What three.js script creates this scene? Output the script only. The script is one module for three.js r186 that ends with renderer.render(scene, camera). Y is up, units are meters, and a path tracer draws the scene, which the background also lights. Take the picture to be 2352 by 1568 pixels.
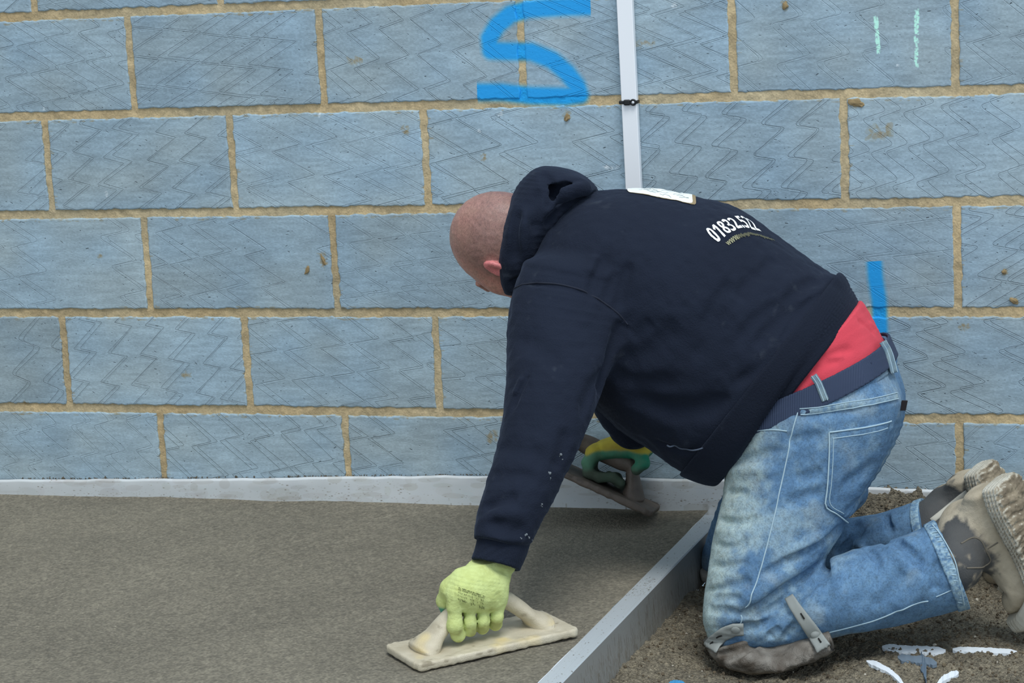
import * as THREE from 'three';
import { mergeGeometries } from 'three/addons/utils/BufferGeometryUtils.js';
import { RoundedBoxGeometry } from 'three/addons/geometries/RoundedBoxGeometry.js';

// ───────── camera, sky, light, exposure ─────────
const W = 2352, H = 1568, FOCAL = 4957;
const scene = new THREE.Scene();
const camera = new THREE.PerspectiveCamera(2 * Math.atan(H / 2 / FOCAL) * 180 / Math.PI, W / H, 0.1, 60);
camera.rotation.order = 'YXZ';
camera.rotation.set(-0.18919, 0.27513, -0.05016);
camera.position.set(2.09963, 1.24693, 4.42903);
camera.updateMatrixWorld(true);
scene.background = new THREE.Color(0.64, 0.74, 0.85);          // overcast sky
const sun = new THREE.DirectionalLight(new THREE.Color(1.0, 0.98, 0.95), 1.5); // the bright part of the overcast
sun.position.set(2.4, 6.0, 3.0); sun.target.position.set(1.0, 0, 0.4);
sun.castShadow = true; sun.shadow.radius = 44; sun.shadow.mapSize.set(2048, 2048);
Object.assign(sun.shadow.camera, { left: -3, right: 3, top: 3, bottom: -3, near: 0.5, far: 14 });
scene.add(sun, sun.target);
const renderer = new THREE.WebGLRenderer({ antialias: true });
renderer.toneMapping = THREE.LinearToneMapping;
renderer.toneMappingExposure = 1.22;
renderer.shadowMap.enabled = true;

// ───────── helpers ─────────
const V3 = THREE.Vector3, v3 = (x, y, z) => new V3(x, y, z);
function rng(seed) { let s = seed | 0; return () => { s = (s + 0x6d2b79f5) | 0; let t = Math.imul(s ^ (s >>> 15), 1 | s); t = (t + Math.imul(t ^ (t >>> 7), 61 | t)) ^ t; return ((t ^ (t >>> 14)) >>> 0) / 4294967296; }; }
const clamp = (x, a = 0, b = 1) => x < a ? a : x > b ? b : x, lerp = (a, b, t) => a + (b - a) * t;
const sstep = (a, b, x) => { const t = clamp((x - a) / (b - a)); return t * t * (3 - 2 * t); };
const PERM = new Uint8Array(512); { const r = rng(77), p = [...Array(256).keys()]; for (let i = 255; i > 0; i--) { const j = Math.floor(r() * (i + 1)); [p[i], p[j]] = [p[j], p[i]]; } for (let i = 0; i < 512; i++) PERM[i] = p[i & 255]; }
const VAL = new Float32Array(256); { const r = rng(5); for (let i = 0; i < 256; i++) VAL[i] = r() * 2 - 1; }
function noise(x, y, z = 0) { // value noise, -1..1
  const X = Math.floor(x), Y = Math.floor(y), Z = Math.floor(z); x -= X; y -= Y; z -= Z;
  const u = x * x * (3 - 2 * x), v = y * y * (3 - 2 * y), w = z * z * (3 - 2 * z), a = X & 255, b = Y & 255, c = Z & 255;
  const h = (i, j, k) => VAL[PERM[PERM[PERM[(a + i) & 255] + ((b + j) & 255)] + ((c + k) & 255)]];
  return lerp(lerp(lerp(h(0, 0, 0), h(1, 0, 0), u), lerp(h(0, 1, 0), h(1, 1, 0), u), v), lerp(lerp(h(0, 0, 1), h(1, 0, 1), u), lerp(h(0, 1, 1), h(1, 1, 1), u), v), w);
}
const fbm = (x, y, z, o = 4) => { let s = 0, a = 0.5; for (let i = 0; i < o; i++) { s += a * noise(x, y, z); x = x * 2.03 + 7.1; y = y * 2.03 + 3.3; z = z * 2.03 + 1.7; a *= 0.5; } return s; };
const lin = (r, g, b) => { const c = new THREE.Color().setRGB(r / 255, g / 255, b / 255, THREE.SRGBColorSpace); return [c.r, c.g, c.b]; };
const mix3 = (a, b, t) => [lerp(a[0], b[0], t), lerp(a[1], b[1], t), lerp(a[2], b[2], t)];

// where a pixel of the photograph lies in the place: on the plane z = const, on a level, or on any plane
const CAM = camera.position.clone();
function ray(px, py) { return v3((px - W / 2) / FOCAL, -(py - H / 2) / FOCAL, -1).transformDirection(camera.matrixWorld); }
function P(px, py, z) { const d = ray(px, py); return CAM.clone().addScaledVector(d, (z - CAM.z) / d.z); }
function PY(px, py, y) { const d = ray(px, py); return CAM.clone().addScaledVector(d, (y - CAM.y) / d.y); }
function PP(px, py, o, n) { const d = ray(px, py); return CAM.clone().addScaledVector(d, o.clone().sub(CAM).dot(n) / d.dot(n)); }

const used = new Map();
const numbered = (name) => { const k = used.get(name) ?? 0; used.set(name, k + 1); return k ? name + '_' + String(k).padStart(3, '0') : name; };
function tag(o, label, category, group, kind) { if (label) o.userData.label = label; if (category) o.userData.category = category; if (group) o.userData.group = group; if (kind) o.userData.kind = kind; return o; }
function mesh(name, geometry, material, parent = scene, label) {
  const m = new THREE.Mesh(geometry, material); m.name = parent === scene ? numbered(name) : name; m.castShadow = m.receiveShadow = true;
  if (label) m.userData.label = label; parent.add(m); return m;
}
function group(name, parent = scene) { const g = new THREE.Group(); g.name = parent === scene ? numbered(name) : name; parent.add(g); return g; }

// textures
function canvas(w, h) { const c = document.createElement('canvas'); c.width = w; c.height = h; return c; }
function ctex(c, srgb = true, rep) { const t = new THREE.CanvasTexture(c); if (srgb) t.colorSpace = THREE.SRGBColorSpace; t.wrapS = t.wrapT = rep ? THREE.RepeatWrapping : THREE.ClampToEdgeWrapping; t.magFilter = THREE.LinearFilter; return t; }
function dtex(n, f, srgb, channels = 4) { // tileable n x n texture from f(u,v) -> grey or [r,g,b] 0..255
  const d = new Uint8Array(n * n * 4); for (let j = 0; j < n; j++) for (let i = 0; i < n; i++) { const c = f(i, j), o = (j * n + i) * 4; if (typeof c === 'number') d[o] = d[o + 1] = d[o + 2] = clamp(c, 0, 255); else { d[o] = clamp(c[0], 0, 255); d[o + 1] = clamp(c[1], 0, 255); d[o + 2] = clamp(c[2], 0, 255); } d[o + 3] = 255; }
  const t = new THREE.DataTexture(d, n, n); t.wrapS = t.wrapT = THREE.RepeatWrapping; t.magFilter = THREE.LinearFilter; if (srgb) t.colorSpace = THREE.SRGBColorSpace; t.needsUpdate = true; return t;
}
function tnoise(i, j, n, cells, seed) { // tileable value noise, `cells` per side
  const x = i / n * cells, y = j / n * cells, X = Math.floor(x), Y = Math.floor(y), u = x - X, v = y - Y, s = u * u * (3 - 2 * u), t = v * v * (3 - 2 * v);
  const h = (a, b) => VAL[PERM[PERM[((a % cells) + seed) & 255] + ((b % cells) & 255)] ^ (((a % cells) >> 8) * 31 + ((b % cells) >> 8) * 17 & 255)];
  return lerp(lerp(h(X, Y), h(X + 1, Y), s), lerp(h(X, Y + 1), h(X + 1, Y + 1), s), t);
}
const repeat = (t, r) => { const c = t.clone(); c.repeat.set(r, r); c.needsUpdate = true; return c; };
// ───────── the block wall ─────────
const BED = [1.778, 1.5535, 1.329, 1.105, 0.8815, 0.657, 0.4295, 0.2055, -0.019, -0.243];   // centres of the bed joints
const PX0 = 0.0025, MODULE = 0.4495;
const spray = [[[1356, 14], [1290, 16], [1213, 21], [1172, 33], [1142, 58], [1124, 88], [1127, 116], [1162, 118], [1220, 119], [1268, 138], [1302, 167], [1325, 197], [1332, 218], [1300, 222], [1220, 220], [1152, 212], [1096, 212]], [[2008, 600], [2011, 640], [2019, 690], [2022, 770]]].map((l) => l.map(([x, y]) => P(x, y, 0)));
const chalk = [[[2011, 35], [2014, 75], [2018, 120]], [[2106, 18], [2105, 80], [2106, 152]]].map((l) => l.map(([x, y]) => P(x, y, 0)));
const smears = [[1303, 270, 9, 18], [1803, 14, 9, 13], [1110, 362, 8, 10], [706, 620, 5, 14], [742, 595, 9, 22], [815, 140, 20, 8], [1130, 1003, 16, 18], [1965, 238, 16, 10], [2308, 625, 8, 8], [2330, 690, 12, 7], [2020, 300, 34, 22], [930, 300, 10, 14], [230, 588, 8, 6], [60, 925, 9, 7], [2215, 750, 14, 10], [430, 860, 16, 10], [1480, 100, 30, 7]];
const whites = [[1148, 262, 9, 6], [1100, 300, 5, 5], [1548, 12, 9, 6], [733, 265, 4, 6], [1405, 385, 22, 5], [245, 445, 4, 9], [100, 250, 3, 5], [2062, 150, 4, 3], [1994, 700, 8, 4]];
function paintMarks(c, sx, sy, ox, oy) { // wall metres -> canvas pixels; spray paint, chalk and smeared mortar that stand on the wall
  const X = (p) => (p.x - ox) * sx, Y = (p) => (oy - p.y) * sy;
  c.lineCap = 'butt'; c.lineJoin = 'round';
  const line = (pts) => { c.beginPath(); pts.forEach((p, i) => i ? c.lineTo(X(p), Y(p)) : c.moveTo(X(p), Y(p))); c.stroke(); };
  for (const [i, pts] of spray.entries()) for (const [w, a] of [[0.050, 0.10], [0.044, 0.14], [0.038, 0.35], [0.032, 0.55], [0.026, 0.6]]) { c.lineWidth = w * sx * (i ? 0.82 : 1); c.strokeStyle = `rgba(14,160,240,${a})`; line(pts); }
  const r = rng(9);
  for (const pts of chalk) for (let k = 0; k < 150; k++) { const t = r() * 1.999, a = pts[Math.floor(t)], b = pts[Math.floor(t) + 1], q = a.clone().lerp(b, t % 1); c.fillStyle = `rgba(196,255,236,${0.35 + 0.5 * r()})`; const w = (0.0015 + 0.003 * r()) * sx, h = (0.002 + 0.004 * r()) * sy; c.fillRect(X(q) + (r() - 0.5) * 0.007 * sx - w / 2, Y(q), w, h); }
  for (const [list, col] of [[smears, [150, 128, 88]], [whites, [238, 246, 250]]]) for (const [px, py, rx, ry] of list) {
    const q = P(px, py, 0); for (let k = 0; k < 26; k++) { c.fillStyle = `rgba(${col},${0.10 + 0.22 * r()})`; c.beginPath(); c.ellipse(X(q) + (r() - 0.5) * rx * 0.0014 * sx, Y(q) + (r() - 0.5) * ry * 0.0014 * sy, Math.max(1, rx * 0.0004 * sx * r()), Math.max(1, ry * 0.0005 * sy * r()), r() * 3, 0, 6.3); c.fill(); }
  }
}
const CW = 680, CH = 336, SC = 1500; // one cell of an atlas; pixels per metre
function blockAtlas(seed, cells) { // cells: list of {x0,y1 (top)} in wall metres
  const col = canvas(2048, 2048), bmp = canvas(2048, 2048), cc = col.getContext('2d'), bc = bmp.getContext('2d');
  const img = cc.createImageData(2048, 2048), bim = bc.createImageData(2048, 2048), rr = rng(seed), tone = cells.map(() => rr());
  for (let j = 0; j < 2048; j++) for (let i = 0; i < 2048; i++) {
    const k = Math.min(17, Math.floor(j / CH) * 3 + Math.floor(i / CW)), t = tone[k] ?? 0.5, o = (j * 2048 + i) * 4;
    const big = noise(i * 0.011, j * 0.014, seed) , mid = noise(i * 0.02, j * 0.11, seed + 4), fine = noise(i * 0.16, j * 0.30, seed + 9), gr = noise(i * 0.7, j * 0.7, seed + 2);
    const s = 1 + 0.045 * big + 0.05 * mid + 0.05 * fine + 0.035 * gr + (t - 0.5) * 0.10, warm = 0.025 * noise(i * 0.008, j * 0.009, seed + 20);
    img.data[o] = 156 * s * (1 + warm); img.data[o + 1] = 178 * s; img.data[o + 2] = 190 * s * (1 - warm); img.data[o + 3] = 255;
    bim.data[o] = bim.data[o + 1] = bim.data[o + 2] = 150 + 9 * fine + 9 * mid + 5 * gr + 6 * big; bim.data[o + 3] = 255;
  }
  cc.putImageData(img, 0, 0); bc.putImageData(bim, 0, 0);
  cells.forEach((cell, k) => {
    const r = rng(seed * 131 + k * 17 + 3), x0 = (k % 3) * CW, y0 = Math.floor(k / 3) * CH;
    for (const c of [cc, bc]) { c.save(); c.beginPath(); c.rect(x0, y0, CW, CH); c.clip(); c.translate(x0, y0); c.lineCap = 'round'; c.lineJoin = 'round'; }
    // combed lines: pairs of shallow scratches in zigzags
    const flip = r() < 0.3, strength = 0.45 + 0.55 * r(), step = 100 + 34 * r(), ph = r() * step, dyD = 72 + 30 * r(), dyB = 12 + 16 * r(), dxD = 100 + 60 * r(), dxB = dxD * (0.62 + 0.25 * r()), y00 = -r() * 90, round = r() < 0.6 ? 0.06 : 0.2;
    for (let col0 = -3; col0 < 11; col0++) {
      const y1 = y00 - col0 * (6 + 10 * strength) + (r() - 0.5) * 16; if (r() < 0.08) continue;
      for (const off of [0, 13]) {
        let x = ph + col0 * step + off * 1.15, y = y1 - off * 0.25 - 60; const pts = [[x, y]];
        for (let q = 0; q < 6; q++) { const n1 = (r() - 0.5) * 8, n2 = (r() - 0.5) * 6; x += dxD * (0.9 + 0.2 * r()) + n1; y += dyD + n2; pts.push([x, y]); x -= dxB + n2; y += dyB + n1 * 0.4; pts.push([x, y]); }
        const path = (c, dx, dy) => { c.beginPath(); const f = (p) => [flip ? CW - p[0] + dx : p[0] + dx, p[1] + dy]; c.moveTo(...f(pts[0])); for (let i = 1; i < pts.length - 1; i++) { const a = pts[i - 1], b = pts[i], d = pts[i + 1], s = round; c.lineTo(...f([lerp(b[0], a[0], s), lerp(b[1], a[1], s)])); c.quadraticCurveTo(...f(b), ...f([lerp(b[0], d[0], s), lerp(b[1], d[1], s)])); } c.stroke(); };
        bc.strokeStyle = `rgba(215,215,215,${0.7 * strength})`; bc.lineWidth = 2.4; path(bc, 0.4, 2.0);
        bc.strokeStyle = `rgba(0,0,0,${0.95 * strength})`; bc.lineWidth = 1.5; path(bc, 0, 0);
        cc.strokeStyle = `rgba(60,74,84,${0.2 * strength})`; cc.lineWidth = 1.1; path(cc, 0, 0);  // shade of the grooves, drawn into the colour as a faint dark line
      }
    }
    for (let i = 0; i < 150; i++) { // pits and nicks
      const x = r() * CW, y = r() * CH, a = (r() - 0.5) * 1.4, l = 0.5 + 9 * Math.pow(r(), 4), w = 0.8 + 1.9 * r() * r();
      bc.strokeStyle = `rgba(0,0,0,${0.5 + 0.5 * r()})`; bc.lineWidth = w; bc.beginPath(); bc.moveTo(x, y); bc.lineTo(x + l * Math.cos(a), y + l * Math.sin(a)); bc.stroke();
      cc.strokeStyle = `rgba(38,46,52,${0.3 + 0.5 * r()})`; cc.lineWidth = w * 0.9; cc.beginPath(); cc.moveTo(x, y); cc.lineTo(x + l * Math.cos(a), y + l * Math.sin(a)); cc.stroke();
    }
    for (let i = 0; i < 70; i++) { // mortar smeared along the edges
      const e = r(), x = e < 0.7 ? r() * CW : (r() < 0.5 ? r() * 9 : 651 + r() * 9), y = e < 0.7 ? (r() < 0.6 ? r() * 11 : 306 + r() * 9) : r() * CH; cc.fillStyle = `rgba(150,132,94,${0.15 + 0.3 * r()})`; cc.beginPath(); cc.ellipse(x, y, 3 + 9 * r(), 1 + 2.5 * r(), 0, 0, 6.3); cc.fill();
    }
    paintMarks(cc, SC, SC, cell.x0, cell.y1);
    cc.restore(); bc.restore();
  });
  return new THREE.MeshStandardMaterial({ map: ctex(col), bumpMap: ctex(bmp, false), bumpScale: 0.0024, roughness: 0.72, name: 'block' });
}
{
  const wall = group('wall_back'); tag(wall, 'wall of blue-grey concrete blocks laid in sandy mortar', undefined, undefined, 'structure');
  const blocks = [];
  for (let row = 0; row < BED.length - 1; row++) {
    const half = row % 2 ? 0 : 0.5, y1 = BED[row] - 0.0095, y0 = BED[row + 1] + 0.0095;
    for (let c = -3; c < 7; c++) blocks.push({ x0: PX0 + (c + half) * MODULE + 0.008, x1: PX0 + (c + 1 + half) * MODULE - 0.008, y0, y1, row });
  }
  const seen = blocks.filter((b) => b.x1 > -0.44 && b.x0 < 1.98 && b.y0 < 1.13 && b.y1 > 0.0), rest = blocks.filter((b) => !seen.includes(b));
  const atlases = [seen.slice(0, 18), seen.slice(18, 36)]; seen.slice(36).forEach((b) => rest.push(b)); const own1 = atlases[1].length; while (atlases[1].length < 18) atlases[1].push({ x0: 60 + atlases[1].length, y1: 60, blank: true });
  const mats = atlases.map((cells, i) => blockAtlas(i + 3, cells));
  const r = rng(21);
  const build = (b, m, k) => {
    const w = b.x1 - b.x0, h = b.y1 - b.y0, s = new THREE.Shape(), pts = [], sd = r() * 99, N = [56, 28];
    const wob = (t, q) => 0.0022 * noise(t * 60, q * 9.1, sd) + 0.0016 * noise(t * 190, q * 5, sd + 3);
    const side = (n, f) => { for (let i = 0; i < n; i++) pts.push(f(i / n)); };
    side(N[0], (t) => [t * w, wob(t * w, 1)]); side(N[1], (t) => [w + wob(t * h, 2), t * h]); side(N[0], (t) => [w - t * w, h + wob(w - t * w, 3)]); side(N[1], (t) => [wob(h - t * h, 4), h - t * h]);
    pts.forEach(([x, y], i) => i ? s.lineTo(x, y) : s.moveTo(x, y));
    const g = new THREE.ExtrudeGeometry(s, { depth: 0.05, bevelEnabled: true, bevelThickness: 0.003, bevelSize: 0.003, bevelOffset: -0.003, bevelSegments: 2 });
    const p = g.attributes.position, uv = g.attributes.uv, cx = (k % 3) * CW, cy = Math.floor(k / 3) * CH;
    for (let i = 0; i < p.count; i++) uv.setXY(i, (cx + clamp(p.getX(i) * SC, 0.5, CW - 1)) / 2048, 1 - (cy + clamp((h - p.getY(i)) * SC, 0.5, CH - 1)) / 2048);
    const o = mesh('block', g, m, wall); o.position.set(b.x0, b.y0, -0.053 + (r() - 0.5) * 0.0024);
  };
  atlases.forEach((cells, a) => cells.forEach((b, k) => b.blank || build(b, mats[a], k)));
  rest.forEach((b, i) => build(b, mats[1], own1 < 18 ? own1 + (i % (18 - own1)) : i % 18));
  // the sandy mortar: a bed behind the faces of the blocks
  const mc = canvas(2048, 1024), c = mc.getContext('2d'), im = c.createImageData(2048, 1024), x0 = -0.5, yTop = 1.2, sx = 2048 / 2.6, sy = 1024 / 1.3;
  for (let j = 0; j < 1024; j++) for (let i = 0; i < 2048; i++) { const o = (j * 2048 + i) * 4, s = 1 + 0.07 * noise(i * 0.02, j * 0.02, 1) + 0.06 * noise(i * 0.15, j * 0.15, 2) + 0.06 * noise(i * 0.6, j * 0.6, 3), w = 0.06 * noise(i * 0.012, j * 0.012, 8); im.data[o] = 192 * s; im.data[o + 1] = 173 * s * (1 - w * 0.4); im.data[o + 2] = 136 * s * (1 - w); im.data[o + 3] = 255; }
  c.putImageData(im, 0, 0); paintMarks(c, sx, sy, x0, yTop);
  const bump = dtex(512, (i, j) => 128 + 60 * tnoise(i, j, 512, 32, 3) + 50 * tnoise(i, j, 512, 110, 8) + 20 * tnoise(i, j, 512, 220, 1), false);
  const M = new THREE.MeshStandardMaterial({ map: ctex(mc), bumpMap: bump, bumpScale: 0.0015, roughness: 0.95, name: 'mortar' });
  bump.channel = 1;
  const g = new THREE.PlaneGeometry(4.5, 2.1, 900, 420), p = g.attributes.position, uv = g.attributes.uv, uv1 = new Float32Array(p.count * 2);
  for (let i = 0; i < p.count; i++) { const x = p.getX(i) + 0.9, y = p.getY(i) + 0.75; p.setXYZ(i, x, y, -0.0030 + 0.0013 * noise(x * 60, y * 60, 3) + 0.0008 * noise(x * 160, y * 160, 5)); uv.setXY(i, clamp((x - x0) / 2.6), clamp(1 - (yTop - y) / 1.3)); uv1[i * 2] = x * 3; uv1[i * 2 + 1] = y * 3; }
  g.setAttribute('uv1', new THREE.BufferAttribute(uv1, 2)); g.computeVertexNormals();
  mesh('mortar', g, M, wall, 'sandy mortar joints');
  mesh('wall_core', new THREE.BoxGeometry(4.5, 2.1, 0.05).translate(0.9, 0.75, -0.075), new THREE.MeshStandardMaterial({ color: new THREE.Color(0.3, 0.3, 0.28), roughness: 0.95 }), wall);
}
{
  const wall = scene.getObjectByName('wall_back'), m = new THREE.MeshStandardMaterial({ color: new THREE.Color(...lin(150, 130, 94)), roughness: 0.95, name: 'mortar_lump' }), r = rng(14);
  for (const [px, py, sx, sy] of [[1964, 236, 0.012, 0.008], [1978, 240, 0.006, 0.005], [1803, 14, 0.006, 0.008], [706, 620, 0.004, 0.009], [742, 596, 0.004, 0.012], [1303, 270, 0.005, 0.009], [2330, 690, 0.009, 0.005], [2306, 624, 0.005, 0.005]]) {
    const g = new THREE.IcosahedronGeometry(1, 3), p = g.attributes.position, sd = r() * 50; for (let i = 0; i < p.count; i++) { const k = 1 + 0.5 * noise(p.getX(i) * 1.6 + sd, p.getY(i) * 1.6, p.getZ(i) * 1.6); p.setXYZ(i, p.getX(i) * k * sx, p.getY(i) * k * sy, p.getZ(i) * k * 0.003); } g.computeVertexNormals();
    const o = mesh('mortar_lump', g, m, wall), q = P(px, py, 0.001); o.position.copy(q); o.rotation.z = r() - 0.5;
  }
}
// added wall, out of view, put in to shade the left of the back wall
{
  const M = new THREE.MeshStandardMaterial({ color: new THREE.Color(0.34, 0.33, 0.31), roughness: 0.95, name: 'concrete' });
  tag(mesh('added_wall_left', new THREE.BoxGeometry(0.2, 2.9, 2.6).translate(-1.15, 1.1, 1.3), M), 'added unseen wall beyond the left edge that shades the back wall', undefined, undefined, 'structure');
}
// ───────── ground ─────────
const RA = v3(1.195, 0, 1.097), RB = v3(1.2866, 0, 0.074), RD = RB.clone().sub(RA).normalize(), RN = v3(-RD.z, 0, RD.x); // the rail's line; RN points to the sand
const railX = (z) => RA.x + (RA.z - z) * (RB.x - RA.x) / (RA.z - RB.z);
const grain = dtex(1024, (i, j) => 128 + 46 * tnoise(i, j, 1024, 340, 3) + 34 * tnoise(i, j, 1024, 170, 9) + 18 * tnoise(i, j, 1024, 61, 5), false);
{
  const cm = dtex(1024, (i, j) => { const s = 1 + 0.05 * tnoise(i, j, 1024, 5, 2) + 0.025 * tnoise(i, j, 1024, 14, 6) + 0.03 * tnoise(i, j, 1024, 60, 4) + 0.14 * tnoise(i, j, 1024, 300, 7) + 0.08 * tnoise(i, j, 1024, 170, 1), q = tnoise(i, j, 1024, 380, 12); const k = q > 0.9 ? 1.35 : 1; return [119 * s * k, 114 * s * k, 100 * s * k]; }, true);
  const M = new THREE.MeshStandardMaterial({ map: repeat(cm, 1), bumpMap: repeat(grain, 1.3), bumpScale: 0.0035, roughness: 0.93, name: 'screed' });
  const nx = 260, nz = 260, pos = [], uv = [], idx = [];
  for (let j = 0; j <= nz; j++) for (let i = 0; i <= nx; i++) {
    const z = 0.004 + Math.pow(j / nz, 1.4) * 5.0, xr = railX(z) - 0.0208, x = xr - Math.pow(1 - i / nx, 1.3) * 3.2;
    const y = -0.0015 + 0.0022 * noise(x * 7, z * 7, 1) + 0.0012 * noise(x * 24, z * 24, 4) + 0.004 * sstep(0.03, 0.0, z);
    pos.push(x, y, z); uv.push(x, z);
  }
  for (let j = 0; j < nz; j++) for (let i = 0; i < nx; i++) { const a = j * (nx + 1) + i, b = a + nx + 1; idx.push(a, b, a + 1, a + 1, b, b + 1); }
  const g = new THREE.BufferGeometry(); g.setAttribute('position', new THREE.Float32BufferAttribute(pos, 3)); g.setAttribute('uv', new THREE.Float32BufferAttribute(uv, 2)); g.setIndex(idx); g.computeVertexNormals();
  const f = mesh('floor', g, M); tag(f, 'smooth floor of fresh grey-brown sand and cement screed', undefined, undefined, 'structure');
}
const sandH = (x, z) => {
  const toWall = sstep(0.24, 0.015, z) * sstep(1.42, 1.62, x), edge = sstep(0.10, 0, x - railX(z) - 0.02);
  const lump = 0.010 * fbm(x * 9, z * 9, 2, 3) + 0.011 * (1 - sstep(0.02, 0.10, Math.abs(noise(x * 3, z * 3, 6)))) * 0.3;
  const rough = 0.007 * fbm(x * 42, z * 42, 5, 3) + 0.0045 * noise(x * 130, z * 130, 7);
  const smooth = sstep(1.62, 1.72, x) * sstep(0.36, 0.42, z) * sstep(0.60, 0.54, z);      // the flat patch under the shin
  const dent = 0.020 * (sstep(0.19, 0.08, Math.hypot((x - 1.50) * 0.8, z - 0.64)) + 0.8 * sstep(0.13, 0.06, Math.hypot(x - 1.33, z - 0.21)));
  return -dent - 0.093 + 0.137 * toWall + 0.012 * sstep(1.7, 2.0, x) * sstep(0.3, 0, z) + (lump + rough) * (1 - 0.8 * smooth) * (1 + 1.4 * toWall) + 0.008 * edge - 0.006 * smooth;
};
{
  const cm = dtex(1024, (i, j) => { const s = 1 + 0.10 * tnoise(i, j, 1024, 7, 21) + 0.10 * tnoise(i, j, 1024, 40, 14) + 0.20 * tnoise(i, j, 1024, 150, 17) + 0.15 * tnoise(i, j, 1024, 330, 11), q = tnoise(i, j, 1024, 210, 33); const k = q > 0.93 ? 1.7 : q < -0.9 ? 0.6 : 1; return [116 * s * k, 109 * s * k, 93 * s * k]; }, true);
  const M = new THREE.MeshStandardMaterial({ map: repeat(cm, 2), bumpMap: repeat(grain, 1.6), bumpScale: 0.008, roughness: 0.97, name: 'sand' });
  const xs = [], zs = []; for (let i = 0; i <= 300; i++) xs.push(0.85 * i / 300); for (let i = 1; i <= 20; i++) xs.push(0.85 + 0.1 * i);
  for (let i = 0; i <= 330; i++) zs.push(0.002 + 1.1 * i / 330); for (let i = 1; i <= 40; i++) zs.push(1.1 + 0.1 * i);
  const pos = [], uv = [], idx = [], n = xs.length;
  for (const z of zs) for (const d of xs) { const x = railX(z) + 0.0205 + d; const h = sandH(x, z); pos.push(x, h, z); uv.push(x, z - h * 1.2); }
  for (let j = 0; j < zs.length - 1; j++) for (let i = 0; i < n - 1; i++) { const a = j * n + i, b = a + n; idx.push(a, b, a + 1, a + 1, b, b + 1); }
  const g = new THREE.BufferGeometry(); g.setAttribute('position', new THREE.Float32BufferAttribute(pos, 3)); g.setAttribute('uv', new THREE.Float32BufferAttribute(uv, 2)); g.setIndex(idx); g.computeVertexNormals();
  const f = mesh('ground', g, M); tag(f, 'loose lumpy brown sand under the kneeling man', undefined, undefined, 'structure');
  // crumbs of sand and grit lying on it
  const r = rng(55), N = 5200, ig = new THREE.IcosahedronGeometry(1, 0), inst = new THREE.InstancedMesh(ig, new THREE.MeshStandardMaterial({ roughness: 0.97, color: 0xffffff }), N), m4 = new THREE.Matrix4(), q = new THREE.Quaternion(), e = new THREE.Euler(), cA = lin(108, 97, 78), cB = lin(76, 67, 54), cC = lin(180, 174, 160);
  for (let i = 0; i < N; i++) {
    let z = 0.012 + (r() * r() * 0.5 + r() * 0.5) * 1.1, x = railX(z) + 0.03 + r() * 0.84; const s = 0.0012 + 0.0034 * Math.pow(r(), 3) + (z < 0.15 ? 0.0015 * r() : 0);
    e.set(r() * 6, r() * 6, r() * 6); q.setFromEuler(e); m4.compose(v3(x, sandH(x, z) + s * 0.3, z), q, v3(s, s * (0.6 + 0.4 * r()), s * (0.7 + 0.5 * r()))); inst.setMatrixAt(i, m4);
    const c = r() < 0.03 ? cC : mix3(cA, cB, r()); inst.setColorAt(i, new THREE.Color(...c));
  }
  inst.name = 'grit'; inst.castShadow = inst.receiveShadow = true; tag(inst, 'crumbs of sand and pale grit scattered over the loose ground', 'grit', undefined, 'stuff'); scene.add(inst);
}
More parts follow.
